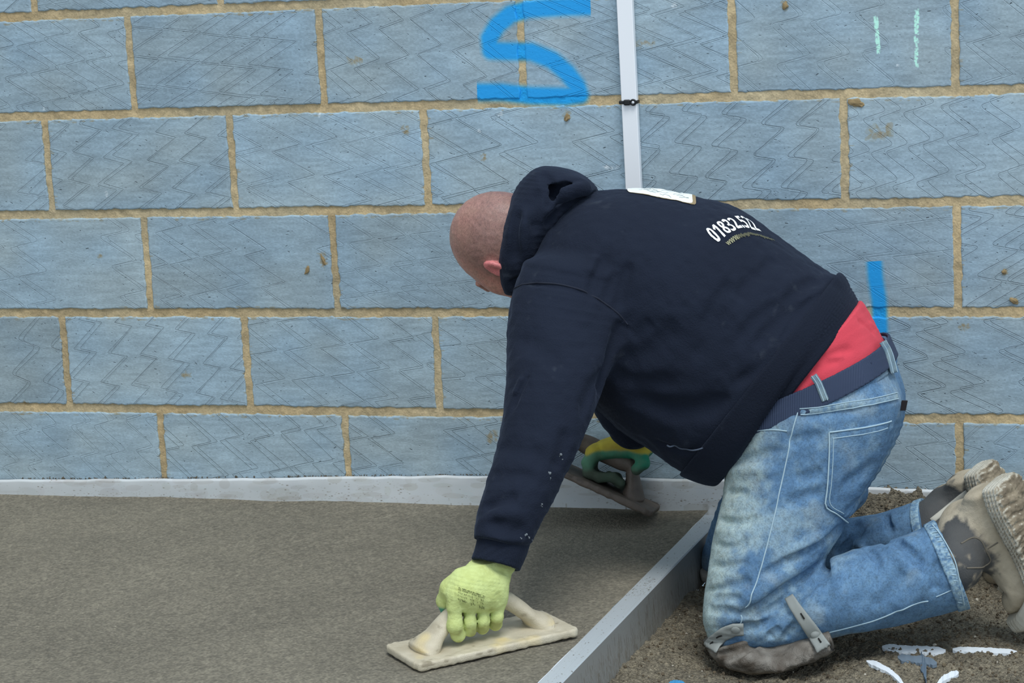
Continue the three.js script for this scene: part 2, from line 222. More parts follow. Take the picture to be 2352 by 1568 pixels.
// white foam strip along the foot of the wall
{
  const r = rng(4), top = [[0, 1102], [200, 1102], [380, 1101], [600, 1099], [800, 1096], [1000, 1094], [1180, 1093], [1450, 1098], [1660, 1103], [2050, 1122], [2190, 1128], [2352, 1136]].map(([x, y]) => P(x, y, 0.012));
  const topY = (x) => { if (x <= top[0].x) return top[0].y; for (let i = 1; i < top.length; i++) if (x <= top[i].x) return lerp(top[i - 1].y, top[i].y, (x - top[i - 1].x) / (top[i].x - top[i - 1].x)); return top[top.length - 1].y; };
  const n = 700, prof = [[0.0015, 0], [0.006, 0.0012], [0.0105, -0.0008], [0.0125, -0.004], [0.0125, -0.02], [0.0125, -0.04], [0.0125, -0.06], [0.0125, -0.16]].map(([z, d]) => [z + 0.004, d]), pos = [], col = [], idx = [], m = prof.length;
  const base = lin(196, 206, 210), dirt = lin(112, 102, 86), dark = lin(70, 64, 54);
  for (let i = 0; i <= n; i++) { const x = -1.1 + 3.6 * i / n, ty = topY(x); prof.forEach(([z, dy], k) => {
    const bulge = 0.0025 * noise(x * 6, k * 0.3, 2) + 0.0008 * noise(x * 40, k, 3); pos.push(x, ty + dy + 0.0012 * noise(x * 25, 1, 1), z + bulge);
    col.push(...base); }); }
  for (let i = 0; i < n; i++) for (let k = 0; k < m - 1; k++) { const a = i * m + k, b = a + m; idx.push(a, a + 1, b, b, a + 1, b + 1); }
  // dirt texture
  const tw = 2048, th = 128, cv = canvas(tw, th), c = cv.getContext('2d'); c.fillStyle = 'rgb(204,210,212)'; c.fillRect(0, 0, tw, th); for (let i = 0; i < 500; i++) { const wx = r() * tw; c.fillStyle = `rgba(${r() < 0.6 ? '140,134,120' : '200,210,214'},${0.05 + 0.12 * r()})`; c.beginPath(); c.ellipse(wx, r() * th, 4 + 14 * r(), 5 + 20 * r(), 0, 0, 6.3); c.fill(); }
  for (let i = 0; i < 5200; i++) { const x = r() * tw, wx = -1.1 + 3.6 * x / tw, dens = 0.35 + 0.65 * sstep(-0.1, 0.5, noise(wx * 4, 3, 9)), y = Math.pow(r(), 0.75) * th, s = 0.6 + 2.2 * r() * r(); if (r() > dens * (0.25 + 0.75 * y / th)) continue; c.fillStyle = `rgba(${r() < 0.5 ? '96,88,74' : '128,120,104'},${0.25 + 0.5 * r()})`; c.beginPath(); c.ellipse(x, y, s * (0.35 + 0.3 * r()), s, 0, 0, 6.3); c.fill(); }
  const uv = []; for (let i = 0; i <= n; i++) prof.forEach(([z, dy]) => uv.push(i / n, clamp(1 + dy / 0.065)));
  const g = new THREE.BufferGeometry(); g.setAttribute('position', new THREE.Float32BufferAttribute(pos, 3)); g.setAttribute('uv', new THREE.Float32BufferAttribute(uv, 2)); g.setIndex(idx); g.computeVertexNormals();
  const s = mesh('edge_strip', g, new THREE.MeshStandardMaterial({ map: ctex(cv), roughness: 0.6, name: 'foam', side: THREE.DoubleSide })); tag(s, 'long white foam edge strip with grey dirt along the foot of the block wall', 'strip');
  // crumbs caught on its upper edge
  const N = 240, inst = new THREE.InstancedMesh(new THREE.IcosahedronGeometry(1, 0), new THREE.MeshStandardMaterial({ roughness: 0.97 }), N), m4 = new THREE.Matrix4(), q = new THREE.Quaternion(), e = new THREE.Euler();
  for (let i = 0; i < N; i++) { let x; do { x = -0.42 + r() * 2.3; } while (noise(x * 5, 7, 2) < -0.05); const s = 0.0008 + 0.0014 * r() * r(); e.set(r() * 6, r() * 6, r() * 6); q.setFromEuler(e); m4.compose(v3(x, topY(x) + 0.0012 + 0.0015 * r(), 0.002 + 0.005 * r()), q, v3(s * (1 + 2.5 * r()), s, s)); inst.setMatrixAt(i, m4); inst.setColorAt(i, new THREE.Color(...lin(92, 84, 70))); }
  inst.name = 'mortar_crumbs'; inst.castShadow = inst.receiveShadow = true; tag(inst, 'dark crumbs of mortar lying along the top of the white foam strip', 'crumbs', undefined, 'stuff'); scene.add(inst);
}
// aluminium straightedge between screed and sand
{
  const g0 = group('screed_rail'); tag(g0, 'long aluminium straightedge lying between the smooth screed and the loose sand', 'straightedge');
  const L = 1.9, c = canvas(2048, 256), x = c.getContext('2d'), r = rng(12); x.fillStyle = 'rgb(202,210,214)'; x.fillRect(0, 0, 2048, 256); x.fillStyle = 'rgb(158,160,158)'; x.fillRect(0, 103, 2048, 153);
  for (let i = 0; i < 900; i++) { x.fillStyle = `rgba(${r() < 0.5 ? '120,130,136' : '214,226,232'},${0.12 * r()})`; x.fillRect(r() * 2048, r() * 256, 20 + 160 * r(), 1 + r()); }
  const streak = (n, y0, y1, cols) => { for (let i = 0; i < n; i++) { const u = r() * 2048, a = y0 + Math.sqrt(r()) * (y1 - y0), l = 12 + 60 * r() * r(); x.strokeStyle = `rgba(${cols[Math.floor(r() * cols.length)]},${0.14 + 0.32 * r()})`; x.lineWidth = 0.7 + 2.0 * r(); x.beginPath(); x.moveTo(u, a); x.lineTo(u + 4 + 3 * (r() - 0.5), a + l); x.stroke(); } };
  // upper 40 % of the sheet is the top face, the rest the side face smeared with wet screed
  streak(4200, 104, 250, ['98,88,72', '116,108,94', '84,76,62', '150,158,160']);
  for (let i = 0; i < 3600; i++) { const u = r() * 2048, v = r() * 100, patch = noise(u * 0.01, 3, 5) > 0.25; if (!patch && r() < 0.86) continue; x.fillStyle = `rgba(${r() < 0.6 ? '78,72,60' : '132,124,104'},${0.4 + 0.5 * r()})`; const s = 0.8 + 3.2 * r() * r(); x.beginPath(); x.ellipse(u, v, s * (0.4 + 0.3 * r()), s, 0, 0, 6.3); x.fill(); }
  const M = new THREE.MeshStandardMaterial({ map: ctex(c), metalness: 0.25, roughness: 0.38, name: 'aluminium' });
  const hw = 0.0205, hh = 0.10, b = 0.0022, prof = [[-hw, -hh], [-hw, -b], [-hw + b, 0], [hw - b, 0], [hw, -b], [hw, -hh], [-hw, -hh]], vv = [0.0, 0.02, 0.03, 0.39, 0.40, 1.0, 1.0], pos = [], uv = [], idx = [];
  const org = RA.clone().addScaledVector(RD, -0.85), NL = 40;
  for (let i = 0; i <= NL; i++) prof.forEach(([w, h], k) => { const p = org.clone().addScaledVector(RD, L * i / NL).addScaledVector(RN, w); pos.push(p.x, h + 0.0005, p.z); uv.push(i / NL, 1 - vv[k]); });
  const m = prof.length; for (let i = 0; i < NL; i++) for (let k = 0; k < m - 1; k++) { const a = i * m + k, q = a + m; idx.push(a, q, a + 1, a + 1, q, q + 1); }
  let g = new THREE.BufferGeometry(); g.setAttribute('position', new THREE.Float32BufferAttribute(pos, 3)); g.setAttribute('uv', new THREE.Float32BufferAttribute(uv, 2)); g.setIndex(idx); g = g.toNonIndexed(); g.computeVertexNormals();
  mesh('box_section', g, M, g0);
  for (const t of [0, L]) { const e = new THREE.Shape(); e.moveTo(-hw, -hh); e.lineTo(hw, -hh); e.lineTo(hw, 0); e.lineTo(-hw, 0); const hole = new THREE.Path(); hole.moveTo(-hw + 0.003, -hh + 0.003); hole.lineTo(-hw + 0.003, -0.003); hole.lineTo(hw - 0.003, -0.003); hole.lineTo(hw - 0.003, -hh + 0.003); e.holes.push(hole); const q = mesh('end_face', new THREE.ShapeGeometry(e), M, g0); q.material = new THREE.MeshStandardMaterial({ color: new THREE.Color(...lin(170, 182, 190)), metalness: 0.3, roughness: 0.5, side: THREE.DoubleSide }); const p = org.clone().addScaledVector(RD, t ? L : 0); q.position.set(p.x, 0, p.z); q.rotation.y = Math.atan2(RN.z, RN.x) * -1; }
}
// white plastic conduit fixed to the wall
{
  const a = P(1434, 0, 0.02), b = P(1455, 440, 0.02), g0 = group('conduit'); tag(g0, 'upright white plastic conduit strip held to the block wall by a black clip', 'conduit');
  const d = b.clone().sub(a).normalize(), top = a.clone().addScaledVector(d, -0.35), bot = a.clone().addScaledVector(d, 0.62), L = top.distanceTo(bot), m = new THREE.MeshStandardMaterial({ color: new THREE.Color(...lin(246, 249, 252)), roughness: 0.4 });
  const s = mesh('trunking', new RoundedBoxGeometry(0.033, L, 0.019, 3, 0.002), m, g0); s.position.copy(top.clone().lerp(bot, 0.5)).setZ(0.0125); s.rotation.z = Math.atan2(d.x, -d.y);
  const k = P(1440, 235, 0.022), black = new THREE.MeshStandardMaterial({ color: 0x0c0e10, roughness: 0.5 });
  const clip = new THREE.Group(); clip.name = 'clip'; g0.add(clip);
  mesh('strap', new RoundedBoxGeometry(0.040, 0.007, 0.023, 2, 0.002), black, clip).position.set(k.x + 0.003, k.y, 0.0125);
  mesh('lock', new RoundedBoxGeometry(0.014, 0.012, 0.007, 3, 0.003), black, clip).position.set(k.x + 0.001, k.y, 0.0265);
  mesh('eyelet', new THREE.TorusGeometry(0.005, 0.0022, 10, 20), black, clip).position.set(k.x + 0.014, k.y, 0.0265);
  mesh('screw', new THREE.SphereGeometry(0.004, 12, 8), new THREE.MeshStandardMaterial({ color: 0xe8ecf0, roughness: 0.35 }), clip).position.set(k.x + 0.014, k.y, 0.025);
}
// ───────── solid modelling: lofted bodies, joined smoothly, meshed as one surface ─────────
const smin = (a, b, k) => { const h = Math.max(k - Math.abs(a - b), 0) / k; return Math.min(a, b) - h * h * k * 0.25; };
const smax = (a, b, k) => -smin(-a, -b, k);
// a body through cross sections; each section: two outline points (pixels) at distance z from the wall and half thickness b across them
function loft(secs, opt = {}) {
  const sub = opt.sub ?? 4, pw = opt.pow ?? 2, C = [];
  const raw = secs.map((sec) => { if (sec.c) return sec; const [u, l, z, b, tilt] = sec;
    const A = Array.isArray(u) ? P(u[0], u[1], z) : u, B = Array.isArray(l) ? P(l[0], l[1], z) : l, c = A.clone().add(B).multiplyScalar(0.5), e1 = A.clone().sub(B); const a = e1.length() / 2; e1.normalize();
    const view = c.clone().sub(CAM).normalize(); if (tilt) view.addScaledVector(tilt, 1).normalize(); const e2 = view.addScaledVector(e1, -view.dot(e1)).normalize(); return { c, e1, e2, a, b };
  });
  const cr = (a, b, c, d, t) => 0.5 * (2 * b + (c - a) * t + (2 * a - 5 * b + 4 * c - d) * t * t + (3 * b - a - 3 * c + d) * t * t * t);
  const crv = (k, i, t) => { const g = (j) => raw[clamp(j, 0, raw.length - 1)][k]; return v3(cr(g(i - 1).x, g(i).x, g(i + 1).x, g(i + 2).x, t), cr(g(i - 1).y, g(i).y, g(i + 1).y, g(i + 2).y, t), cr(g(i - 1).z, g(i).z, g(i + 1).z, g(i + 2).z, t)); };
  const crs = (k, i, t) => { const g = (j) => raw[clamp(j, 0, raw.length - 1)][k]; return cr(g(i - 1), g(i), g(i + 1), g(i + 2), t); };
  for (let i = 0; i < raw.length - 1; i++) for (let j = 0; j < sub; j++) push(i, j / sub); push(raw.length - 2, 1);
  function push(i, t) { const c = crv('c', i, t), e1 = crv('e1', i, t).normalize(); let e2 = crv('e2', i, t); e2.addScaledVector(e1, -e2.dot(e1)).normalize(); C.push({ c, e1, e2, e3: e1.clone().cross(e2), a: Math.max(0.002, crs('a', i, t)), b: Math.max(0.002, crs('b', i, t)) }); }
  const n = C.length - 1, S = [];
  for (let i = 0; i < n; i++) {
    const s = C[i], e = C[i + 1], e3 = s.e3.clone().add(e.e3).normalize(), d = e.c.clone().sub(s.c), mid = s.c.clone().add(e.c).multiplyScalar(0.5);
    S.push([s.c.x, s.c.y, s.c.z, d.x, d.y, d.z, e3.x, e3.y, e3.z, 1 / (d.dot(e3) || 1e-6), s.e1.x, s.e1.y, s.e1.z, e.e1.x - s.e1.x, e.e1.y - s.e1.y, e.e1.z - s.e1.z, s.e2.x, s.e2.y, s.e2.z, e.e2.x - s.e2.x, e.e2.y - s.e2.y, e.e2.z - s.e2.z, s.a, e.a - s.a, s.b, e.b - s.b, mid.x, mid.y, mid.z, d.length() / 2 + Math.max(s.a, e.a, s.b, e.b), Math.max(d.length(), 0.018)]);
  }
  const cap = opt.cap ?? 1;
  const f = (x, y, z) => {
    let best = 1e9;
    for (let i = 0; i < n; i++) {
      const s = S[i], mx = x - s[26], my = y - s[27], mz = z - s[28], far = Math.sqrt(mx * mx + my * my + mz * mz) - s[29];
      if (far > best) continue;
      const px = x - s[0], py = y - s[1], pz = z - s[2]; let t = (px * s[6] + py * s[7] + pz * s[8]) * s[9]; t = t < 0 ? 0 : t > 1 ? 1 : t;
      const qx = px - s[3] * t, qy = py - s[4] * t, qz = pz - s[5] * t, a = s[22] + s[23] * t, b = s[24] + s[25] * t;
      let u = (qx * (s[10] + s[13] * t) + qy * (s[11] + s[14] * t) + qz * (s[12] + s[15] * t)) / a, v = (qx * (s[16] + s[19] * t) + qy * (s[17] + s[20] * t) + qz * (s[18] + s[21] * t)) / b;
      const w0 = qx * s[6] + qy * s[7] + qz * s[8], m = a < b ? a : b, wm = (i === 0 && w0 * s[9] < 0) || (i === n - 1 && w0 * s[9] > 0) ? m * cap : (s[30] < m * cap ? s[30] : m * cap), w = w0 / wm;
      let k; if (pw === 2) k = Math.sqrt(u * u + v * v + w * w); else k = Math.pow(Math.pow(Math.abs(u), pw) + Math.pow(Math.abs(v), pw) + Math.pow(Math.abs(w), pw), 1 / pw);
      const d = (k - 1) * m; if (d < best) best = d;
    }
    return best;
  };
  f.sections = C; return f;
}
function cap(a, b, ra, rb) { const d = b.clone().sub(a), l2 = d.lengthSq() || 1e-9; return (x, y, z) => { const px = x - a.x, py = y - a.y, pz = z - a.z; let t = (px * d.x + py * d.y + pz * d.z) / l2; t = t < 0 ? 0 : t > 1 ? 1 : t; return Math.hypot(px - d.x * t, py - d.y * t, pz - d.z * t) - (ra + (rb - ra) * t); }; }
function ell(c, r, m) { // ellipsoid; m: columns of its axes
  const ax = m ?? [v3(1, 0, 0), v3(0, 1, 0), v3(0, 0, 1)], mn = Math.min(...r); return (x, y, z) => { const px = x - c.x, py = y - c.y, pz = z - c.z; let s = 0, g = 0; for (let i = 0; i < 3; i++) { const q = (px * ax[i].x + py * ax[i].y + pz * ax[i].z) / r[i]; s += q * q; g += q * q / (r[i] * r[i]); } const k0 = Math.sqrt(s), k1 = Math.sqrt(g); return k1 < 1e-6 ? -mn : k0 * (k0 - 1) / k1; };
}
const chain = (pts, k = 0.004) => { const cs = []; for (let i = 0; i < pts.length - 1; i++) cs.push(cap(pts[i][0], pts[i + 1][0], pts[i][1], pts[i + 1][1])); return (x, y, z) => { let d = 1e9; for (const c of cs) d = smin(d, c(x, y, z), k); return d; }; };
const union = (k, ...fs) => (x, y, z) => { let d = fs[0](x, y, z); for (let i = 1; i < fs.length; i++) d = smin(d, fs[i](x, y, z), k); return d; };
const half = (o, n) => { const m = n.clone().normalize(), c = m.dot(o); return (x, y, z) => x * m.x + y * m.y + z * m.z - c; }; // < 0 behind the plane
// first point where the line of sight through a pixel, or any line, meets the body
function cast(f, o, d, from = 0, to = 6) { let t = from, p = 1e9; for (let i = 0; i < 400 && t < to; i++) { const v = f(o.x + d.x * t, o.y + d.y * t, o.z + d.z * t); if (v < 0.0002) return o.clone().addScaledVector(d, t); t += Math.max(0.0006, v * 0.55); p = v; } return null; }
const castPx = (f, px, py, near) => cast(f, CAM, ray(px, py), near ?? 2.6);
function grad(f, p, e = 0.003) { return v3(f(p.x + e, p.y, p.z) - f(p.x - e, p.y, p.z), f(p.x, p.y + e, p.z) - f(p.x, p.y - e, p.z), f(p.x, p.y, p.z + e) - f(p.x, p.y, p.z - e)).normalize(); }
function onBody(f, px, py, fallback) { for (const [dx, dy] of [[0, 0], [-3, 0], [3, 0], [0, 3], [0, -3], [-8, 0], [8, 0], [0, 8], [0, -8], [-14, 0], [14, 0], [0, 14], [0, -14]]) { const p = castPx(f, px + dx, py + dy); if (p) return p; } return fallback; }
// furrows and ridges along lines drawn on the body: [pixels..., width, depth]
function folded(f, list, noiseAmp = 1, noiseFn) {
  const L = list.map(([pts, w, depth]) => { const q = pts.map(([x, y]) => onBody(f, x, y)).filter(Boolean), s = []; const fine = new THREE.CatmullRomCurve3(q.length > 1 ? q : [v3(), v3(0, 0, 1)]).getPoints(Math.max(6, (q.length - 1) * 5)); const b = new THREE.Box3().setFromPoints(fine).expandByScalar(w * 2.6); return { p: fine, w, depth: depth * noiseAmp, b, n: fine.length }; });
  return (x, y, z) => {
    let d = f(x, y, z); if (d > 0.04 || d < -0.05) return d;
    for (const { p, w, depth, b, n } of L) {
      if (x < b.min.x || x > b.max.x || y < b.min.y || y > b.max.y || z < b.min.z || z > b.max.z) continue;
      let m = 1e9, at = 0; for (let i = 0; i < n - 1; i++) { const a = p[i], c = p[i + 1], ex = c.x - a.x, ey = c.y - a.y, ez = c.z - a.z, px = x - a.x, py = y - a.y, pz = z - a.z; let t = (px * ex + py * ey + pz * ez) / (ex * ex + ey * ey + ez * ez + 1e-12); t = t < 0 ? 0 : t > 1 ? 1 : t; const gx = px - ex * t, gy = py - ey * t, gz = pz - ez * t, g = gx * gx + gy * gy + gz * gz; if (g < m) { m = g; at = (i + t) / (n - 1); } }
      const q = m / (w * w); if (q < 6) d += depth * Math.exp(-q) * Math.min(1, 5 * Math.min(at, 1 - at) + 0.12);
    }
    return noiseFn ? d + noiseFn(x, y, z) : d;
  };
}
// surface nets over a box, skipping empty blocks
function net(f, lo, hi, h, color, opt = {}) {
  const nx = Math.ceil((hi.x - lo.x) / h) + 1, ny = Math.ceil((hi.y - lo.y) / h) + 1, nz = Math.ceil((hi.z - lo.z) / h) + 1, G = new Float32Array(nx * ny * nz).fill(1), B = 6, id = (i, j, k) => (k * ny + j) * nx + i;
  const reach = B * h * 0.87 * (opt.slack ?? 2.0) + h;
  const live = [];
  for (let k = 0; k < nz; k += B) for (let j = 0; j < ny; j += B) for (let i = 0; i < nx; i += B) {
    const c = f(lo.x + (i + B / 2) * h, lo.y + (j + B / 2) * h, lo.z + (k + B / 2) * h), full = Math.abs(c) < reach; if (full) live.push([i, j, k]);
    for (let kk = k; kk < Math.min(k + B, nz); kk++) for (let jj = j; jj < Math.min(j + B, ny); jj++) for (let ii = i; ii < Math.min(i + B, nx); ii++) G[id(ii, jj, kk)] = full ? f(lo.x + ii * h, lo.y + jj * h, lo.z + kk * h) : c;
  }
  const vid = new Int32Array(nx * ny * nz).fill(-1), pos = [], idx = [];
  const E = [[0, 1], [2, 3], [4, 5], [6, 7], [0, 2], [1, 3], [4, 6], [5, 7], [0, 4], [1, 5], [2, 6], [3, 7]], v = new Float64Array(8);
  for (let k = 0; k < nz - 1; k++) for (let j = 0; j < ny - 1; j++) for (let i = 0; i < nx - 1; i++) {
    let m = 0; for (let q = 0; q < 8; q++) { v[q] = G[id(i + (q & 1), j + ((q >> 1) & 1), k + (q >> 2))]; if (v[q] < 0) m |= 1 << q; }
    if (m === 0 || m === 255) continue;
    let sx = 0, sy = 0, sz = 0, n = 0;
    for (const [a, b] of E) if (((m >> a) & 1) !== ((m >> b) & 1)) { const t = v[a] / (v[a] - v[b]); sx += (a & 1) + t * ((b & 1) - (a & 1)); sy += ((a >> 1) & 1) + t * (((b >> 1) & 1) - ((a >> 1) & 1)); sz += (a >> 2) + t * ((b >> 2) - (a >> 2)); n++; }
    vid[id(i, j, k)] = pos.length / 3; pos.push(lo.x + (i + sx / n) * h, lo.y + (j + sy / n) * h, lo.z + (k + sz / n) * h);
  }
  const quad = (a, b, c, d, flip) => { if (a < 0 || b < 0 || c < 0 || d < 0) return; flip ? idx.push(a, c, b, a, d, c) : idx.push(a, b, c, a, c, d); };
  for (let k = 1; k < nz - 1; k++) for (let j = 1; j < ny - 1; j++) for (let i = 1; i < nx - 1; i++) {
    const g = G[id(i, j, k)] < 0;
    if (g !== G[id(i + 1, j, k)] < 0) quad(vid[id(i, j - 1, k - 1)], vid[id(i, j, k - 1)], vid[id(i, j, k)], vid[id(i, j - 1, k)], !g);
    if (g !== G[id(i, j + 1, k)] < 0) quad(vid[id(i - 1, j, k - 1)], vid[id(i - 1, j, k)], vid[id(i, j, k)], vid[id(i, j, k - 1)], !g);
    if (g !== G[id(i, j, k + 1)] < 0) quad(vid[id(i - 1, j - 1, k)], vid[id(i, j - 1, k)], vid[id(i, j, k)], vid[id(i - 1, j, k)], !g);
  }
  const n = pos.length / 3, nor = new Float32Array(n * 3), col = color ? new Float32Array(n * 3) : null, e = opt.eps ?? h * 0.7;
  for (let i = 0; i < n; i++) {
    let x = pos[i * 3], y = pos[i * 3 + 1], z = pos[i * 3 + 2];
    let gx = f(x + e, y, z) - f(x - e, y, z), gy = f(x, y + e, z) - f(x, y - e, z), gz = f(x, y, z + e) - f(x, y, z - e), l = Math.hypot(gx, gy, gz) || 1; const s = f(x, y, z) / Math.max(l / (2 * e), 0.35); gx /= l; gy /= l; gz /= l;
    const mv = clamp(s, -h * 0.6, h * 0.6) * 0.85; x = pos[i * 3] -= gx * mv; y = pos[i * 3 + 1] -= gy * mv; z = pos[i * 3 + 2] -= gz * mv;
    nor[i * 3] = gx; nor[i * 3 + 1] = gy; nor[i * 3 + 2] = gz;
    if (col) { const c = color(x, y, z, gx, gy, gz); col[i * 3] = c[0]; col[i * 3 + 1] = c[1]; col[i * 3 + 2] = c[2]; }
  }
  return boxUV(pos, nor, col, idx);
}
// uv in metres from the side each triangle faces most
function boxUV(pos, nor, col, idx) {
  const P2 = [], N2 = [], C2 = [], U2 = [], I2 = [], map = new Map();
  for (let t = 0; t < idx.length; t += 3) {
    let ax = 0, ay = 0, az = 0; for (let q = 0; q < 3; q++) { const i = idx[t + q] * 3; ax += nor[i]; ay += nor[i + 1]; az += nor[i + 2]; } ax = Math.abs(ax); ay = Math.abs(ay); az = Math.abs(az);
    const k = ax > ay && ax > az ? 0 : ay > az ? 1 : 2;
    for (let q = 0; q < 3; q++) { const i = idx[t + q], key = i * 3 + k; let m = map.get(key); if (m === undefined) { m = P2.length / 3; map.set(key, m); const x = pos[i * 3], y = pos[i * 3 + 1], z = pos[i * 3 + 2]; P2.push(x, y, z); N2.push(nor[i * 3], nor[i * 3 + 1], nor[i * 3 + 2]); if (col) C2.push(col[i * 3], col[i * 3 + 1], col[i * 3 + 2]); U2.push(k === 0 ? z : x, k === 1 ? z : y); } I2.push(m); }
  }
  const g = new THREE.BufferGeometry(); g.setAttribute('position', new THREE.Float32BufferAttribute(P2, 3)); g.setAttribute('normal', new THREE.Float32BufferAttribute(N2, 3)); g.setAttribute('uv', new THREE.Float32BufferAttribute(U2, 2)); if (col) g.setAttribute('color', new THREE.Float32BufferAttribute(C2, 3)); g.setIndex(I2); return g;
}
const boxOf = (pts, m) => { const b = new THREE.Box3().setFromPoints(pts).expandByScalar(m); return [b.min, b.max]; };
const secBox = (m, ...lofts) => { const b = new THREE.Box3(), q = v3(); for (const f of lofts) for (const s of f.sections) for (const u of [-1, 1]) for (const w of [-1, 1]) { b.expandByPoint(q.copy(s.c).addScaledVector(s.e1, u * s.a).addScaledVector(s.e2, w * s.b)); b.expandByPoint(q.copy(s.c).addScaledVector(s.e3, u * Math.min(s.a, s.b))); } b.expandByScalar(m); return [b.min, b.max]; };
// a thread, seam or cord along a line on the body
function cordGeo(f, px, r, lift = 0, steps = 5, seg = 6) { const q = px.map(([x, y]) => { const p = onBody(f, x, y); return p && p.addScaledVector(grad(f, p), lift); }).filter(Boolean); const c = new THREE.CatmullRomCurve3(q), fine = c.getPoints((q.length - 1) * steps).map((p) => { const d = f(p.x, p.y, p.z); return Math.abs(d) < 0.03 ? p.addScaledVector(grad(f, p), lift - d) : p; }); return new THREE.TubeGeometry(new THREE.CatmullRomCurve3(fine), fine.length * 2, r, seg, false); }
// a patch of cloth lying on the body between four corners (pixels, clockwise from upper left), or a ribbon along a line
function patchGeo(f, corner, nu, nv, thick, lift = 0, edge = true) {
  const pts = [], nrm = [];
  for (let j = 0; j <= nv; j++) for (let i = 0; i <= nu; i++) { const [x, y] = corner(i / nu, j / nv); let p = Array.isArray(x) ? null : onBody(f, x, y); if (!p) p = pts[pts.length - 1]?.clone() ?? v3(); pts.push(p); nrm.push(grad(f, p, 0.004)); }
  return sheet(pts, nrm, nu, nv, thick, lift, edge);
}
function sheet(pts, nrm, nu, nv, thick, lift = 0, edge = true) {
  const pos = [], uv = [], idx = [], w = nu + 1;
  for (let s = 0; s < 2; s++) pts.forEach((p, k) => { const i = k % w, j = Math.floor(k / w), rim = edge && (i === 0 || j === 0 || i === nu || j === nv) ? 0.55 : 1, q = p.clone().addScaledVector(nrm[k], s ? lift - 0.0015 : lift + thick * rim); pos.push(q.x, q.y, q.z); uv.push(i / nu, 1 - j / nv); });
  const n = pts.length; for (let j = 0; j < nv; j++) for (let i = 0; i < nu; i++) { const a = j * w + i, b = a + w; idx.push(a, b, a + 1, a + 1, b, b + 1, n + a, n + a + 1, n + b, n + a + 1, n + b + 1, n + b); }
  for (let i = 0; i < nu; i++) { idx.push(i, i + 1, n + i, i + 1, n + i + 1, n + i); const a = nv * w + i; idx.push(a, n + a, a + 1, a + 1, n + a, n + a + 1); }
  for (let j = 0; j < nv; j++) { const a = j * w, b = a + w; idx.push(a, n + a, b, b, n + a, n + b); const c = a + nu, d = c + w; idx.push(c, d, n + c, d, n + d, n + c); }
  const g = new THREE.BufferGeometry(); g.setAttribute('position', new THREE.Float32BufferAttribute(pos, 3)); g.setAttribute('uv', new THREE.Float32BufferAttribute(uv, 2)); g.setIndex(idx); g.computeVertexNormals(); return g;
}
const quadPx = (a, b, c, d) => (u, v) => [lerp(lerp(a[0], b[0], u), lerp(d[0], c[0], u), v), lerp(lerp(a[1], b[1], u), lerp(d[1], c[1], u), v)];
function ribbonPx(line, w) { return (u, v) => { const t = u * (line.length - 1), i = Math.min(Math.floor(t), line.length - 2), s = t - i, a = line[i], b = line[i + 1], p = line[Math.max(0, i - 1)], n = line[Math.min(line.length - 1, i + 2)]; const tx = lerp(b[0] - p[0], n[0] - a[0], s), ty = lerp(b[1] - p[1], n[1] - a[1], s), l = Math.hypot(tx, ty) || 1, ww = Array.isArray(w) ? lerp(w[0], w[1], u) : w; return [lerp(a[0], b[0], s) - ty / l * ww * (0.5 - v), lerp(a[1], b[1], s) + tx / l * ww * (0.5 - v)]; }; }
// ───────── the man ─────────
const man = group('person'); tag(man, 'shaven-headed man in navy hoodie and faded jeans kneeling on the sand, bent over the screed', 'person');
const weave = dtex(512, (i, j) => 128 + 34 * (((i + j) % 6) < 3 ? 1 : -1) * 0.5 + 40 * tnoise(i, j, 512, 128, 2) + 40 * tnoise(i, j, 512, 60, 4) + 26 * tnoise(i, j, 512, 256, 7), false);
const fleece = dtex(512, (i, j) => 128 + 40 * tnoise(i, j, 512, 128, 3) + 40 * tnoise(i, j, 512, 256, 9) + 24 * tnoise(i, j, 512, 40, 4), false);
const denimMap = dtex(512, (i, j) => { const s = 1 + 0.09 * tnoise(i, j, 512, 170, 2) + 0.08 * tnoise(i, j, 512, 90, 3) + 0.05 * tnoise(i, j, 512, 30, 4) + ((i + j) % 5 < 2 ? 0.05 : -0.03), k = 0.04 * tnoise(i, j, 512, 50, 8), sp = tnoise(i, j, 512, 120, 14) * 0.7 + 0.5 * tnoise(i, j, 512, 24, 5); if (sp > 0.80) return [255, 255, 252]; return [243 * s, 243 * s * (1 + k * 0.5), 243 * s * (1 + k)]; }, true);
const cloth = (o) => new THREE.MeshPhysicalMaterial({ vertexColors: true, roughness: 0.95, ...o });
const M_hood = cloth({ bumpMap: repeat(fleece, 4), bumpScale: 0.0012, sheen: 0.35, sheenRoughness: 0.7, sheenColor: new THREE.Color(0.25, 0.33, 0.5), name: 'fleece', specularIntensity: 0.3 });
const M_denim = cloth({ map: repeat(denimMap, 4.5), bumpMap: repeat(weave, 8), bumpScale: 0.0007, name: 'denim', specularIntensity: 0.4 });
const M_thread = new THREE.MeshStandardMaterial({ color: new THREE.Color(...lin(168, 194, 206)), roughness: 0.9, name: 'thread' });
const M_navy = new THREE.MeshStandardMaterial({ color: new THREE.Color(...lin(26, 33, 48)), roughness: 0.95, name: 'navy' });

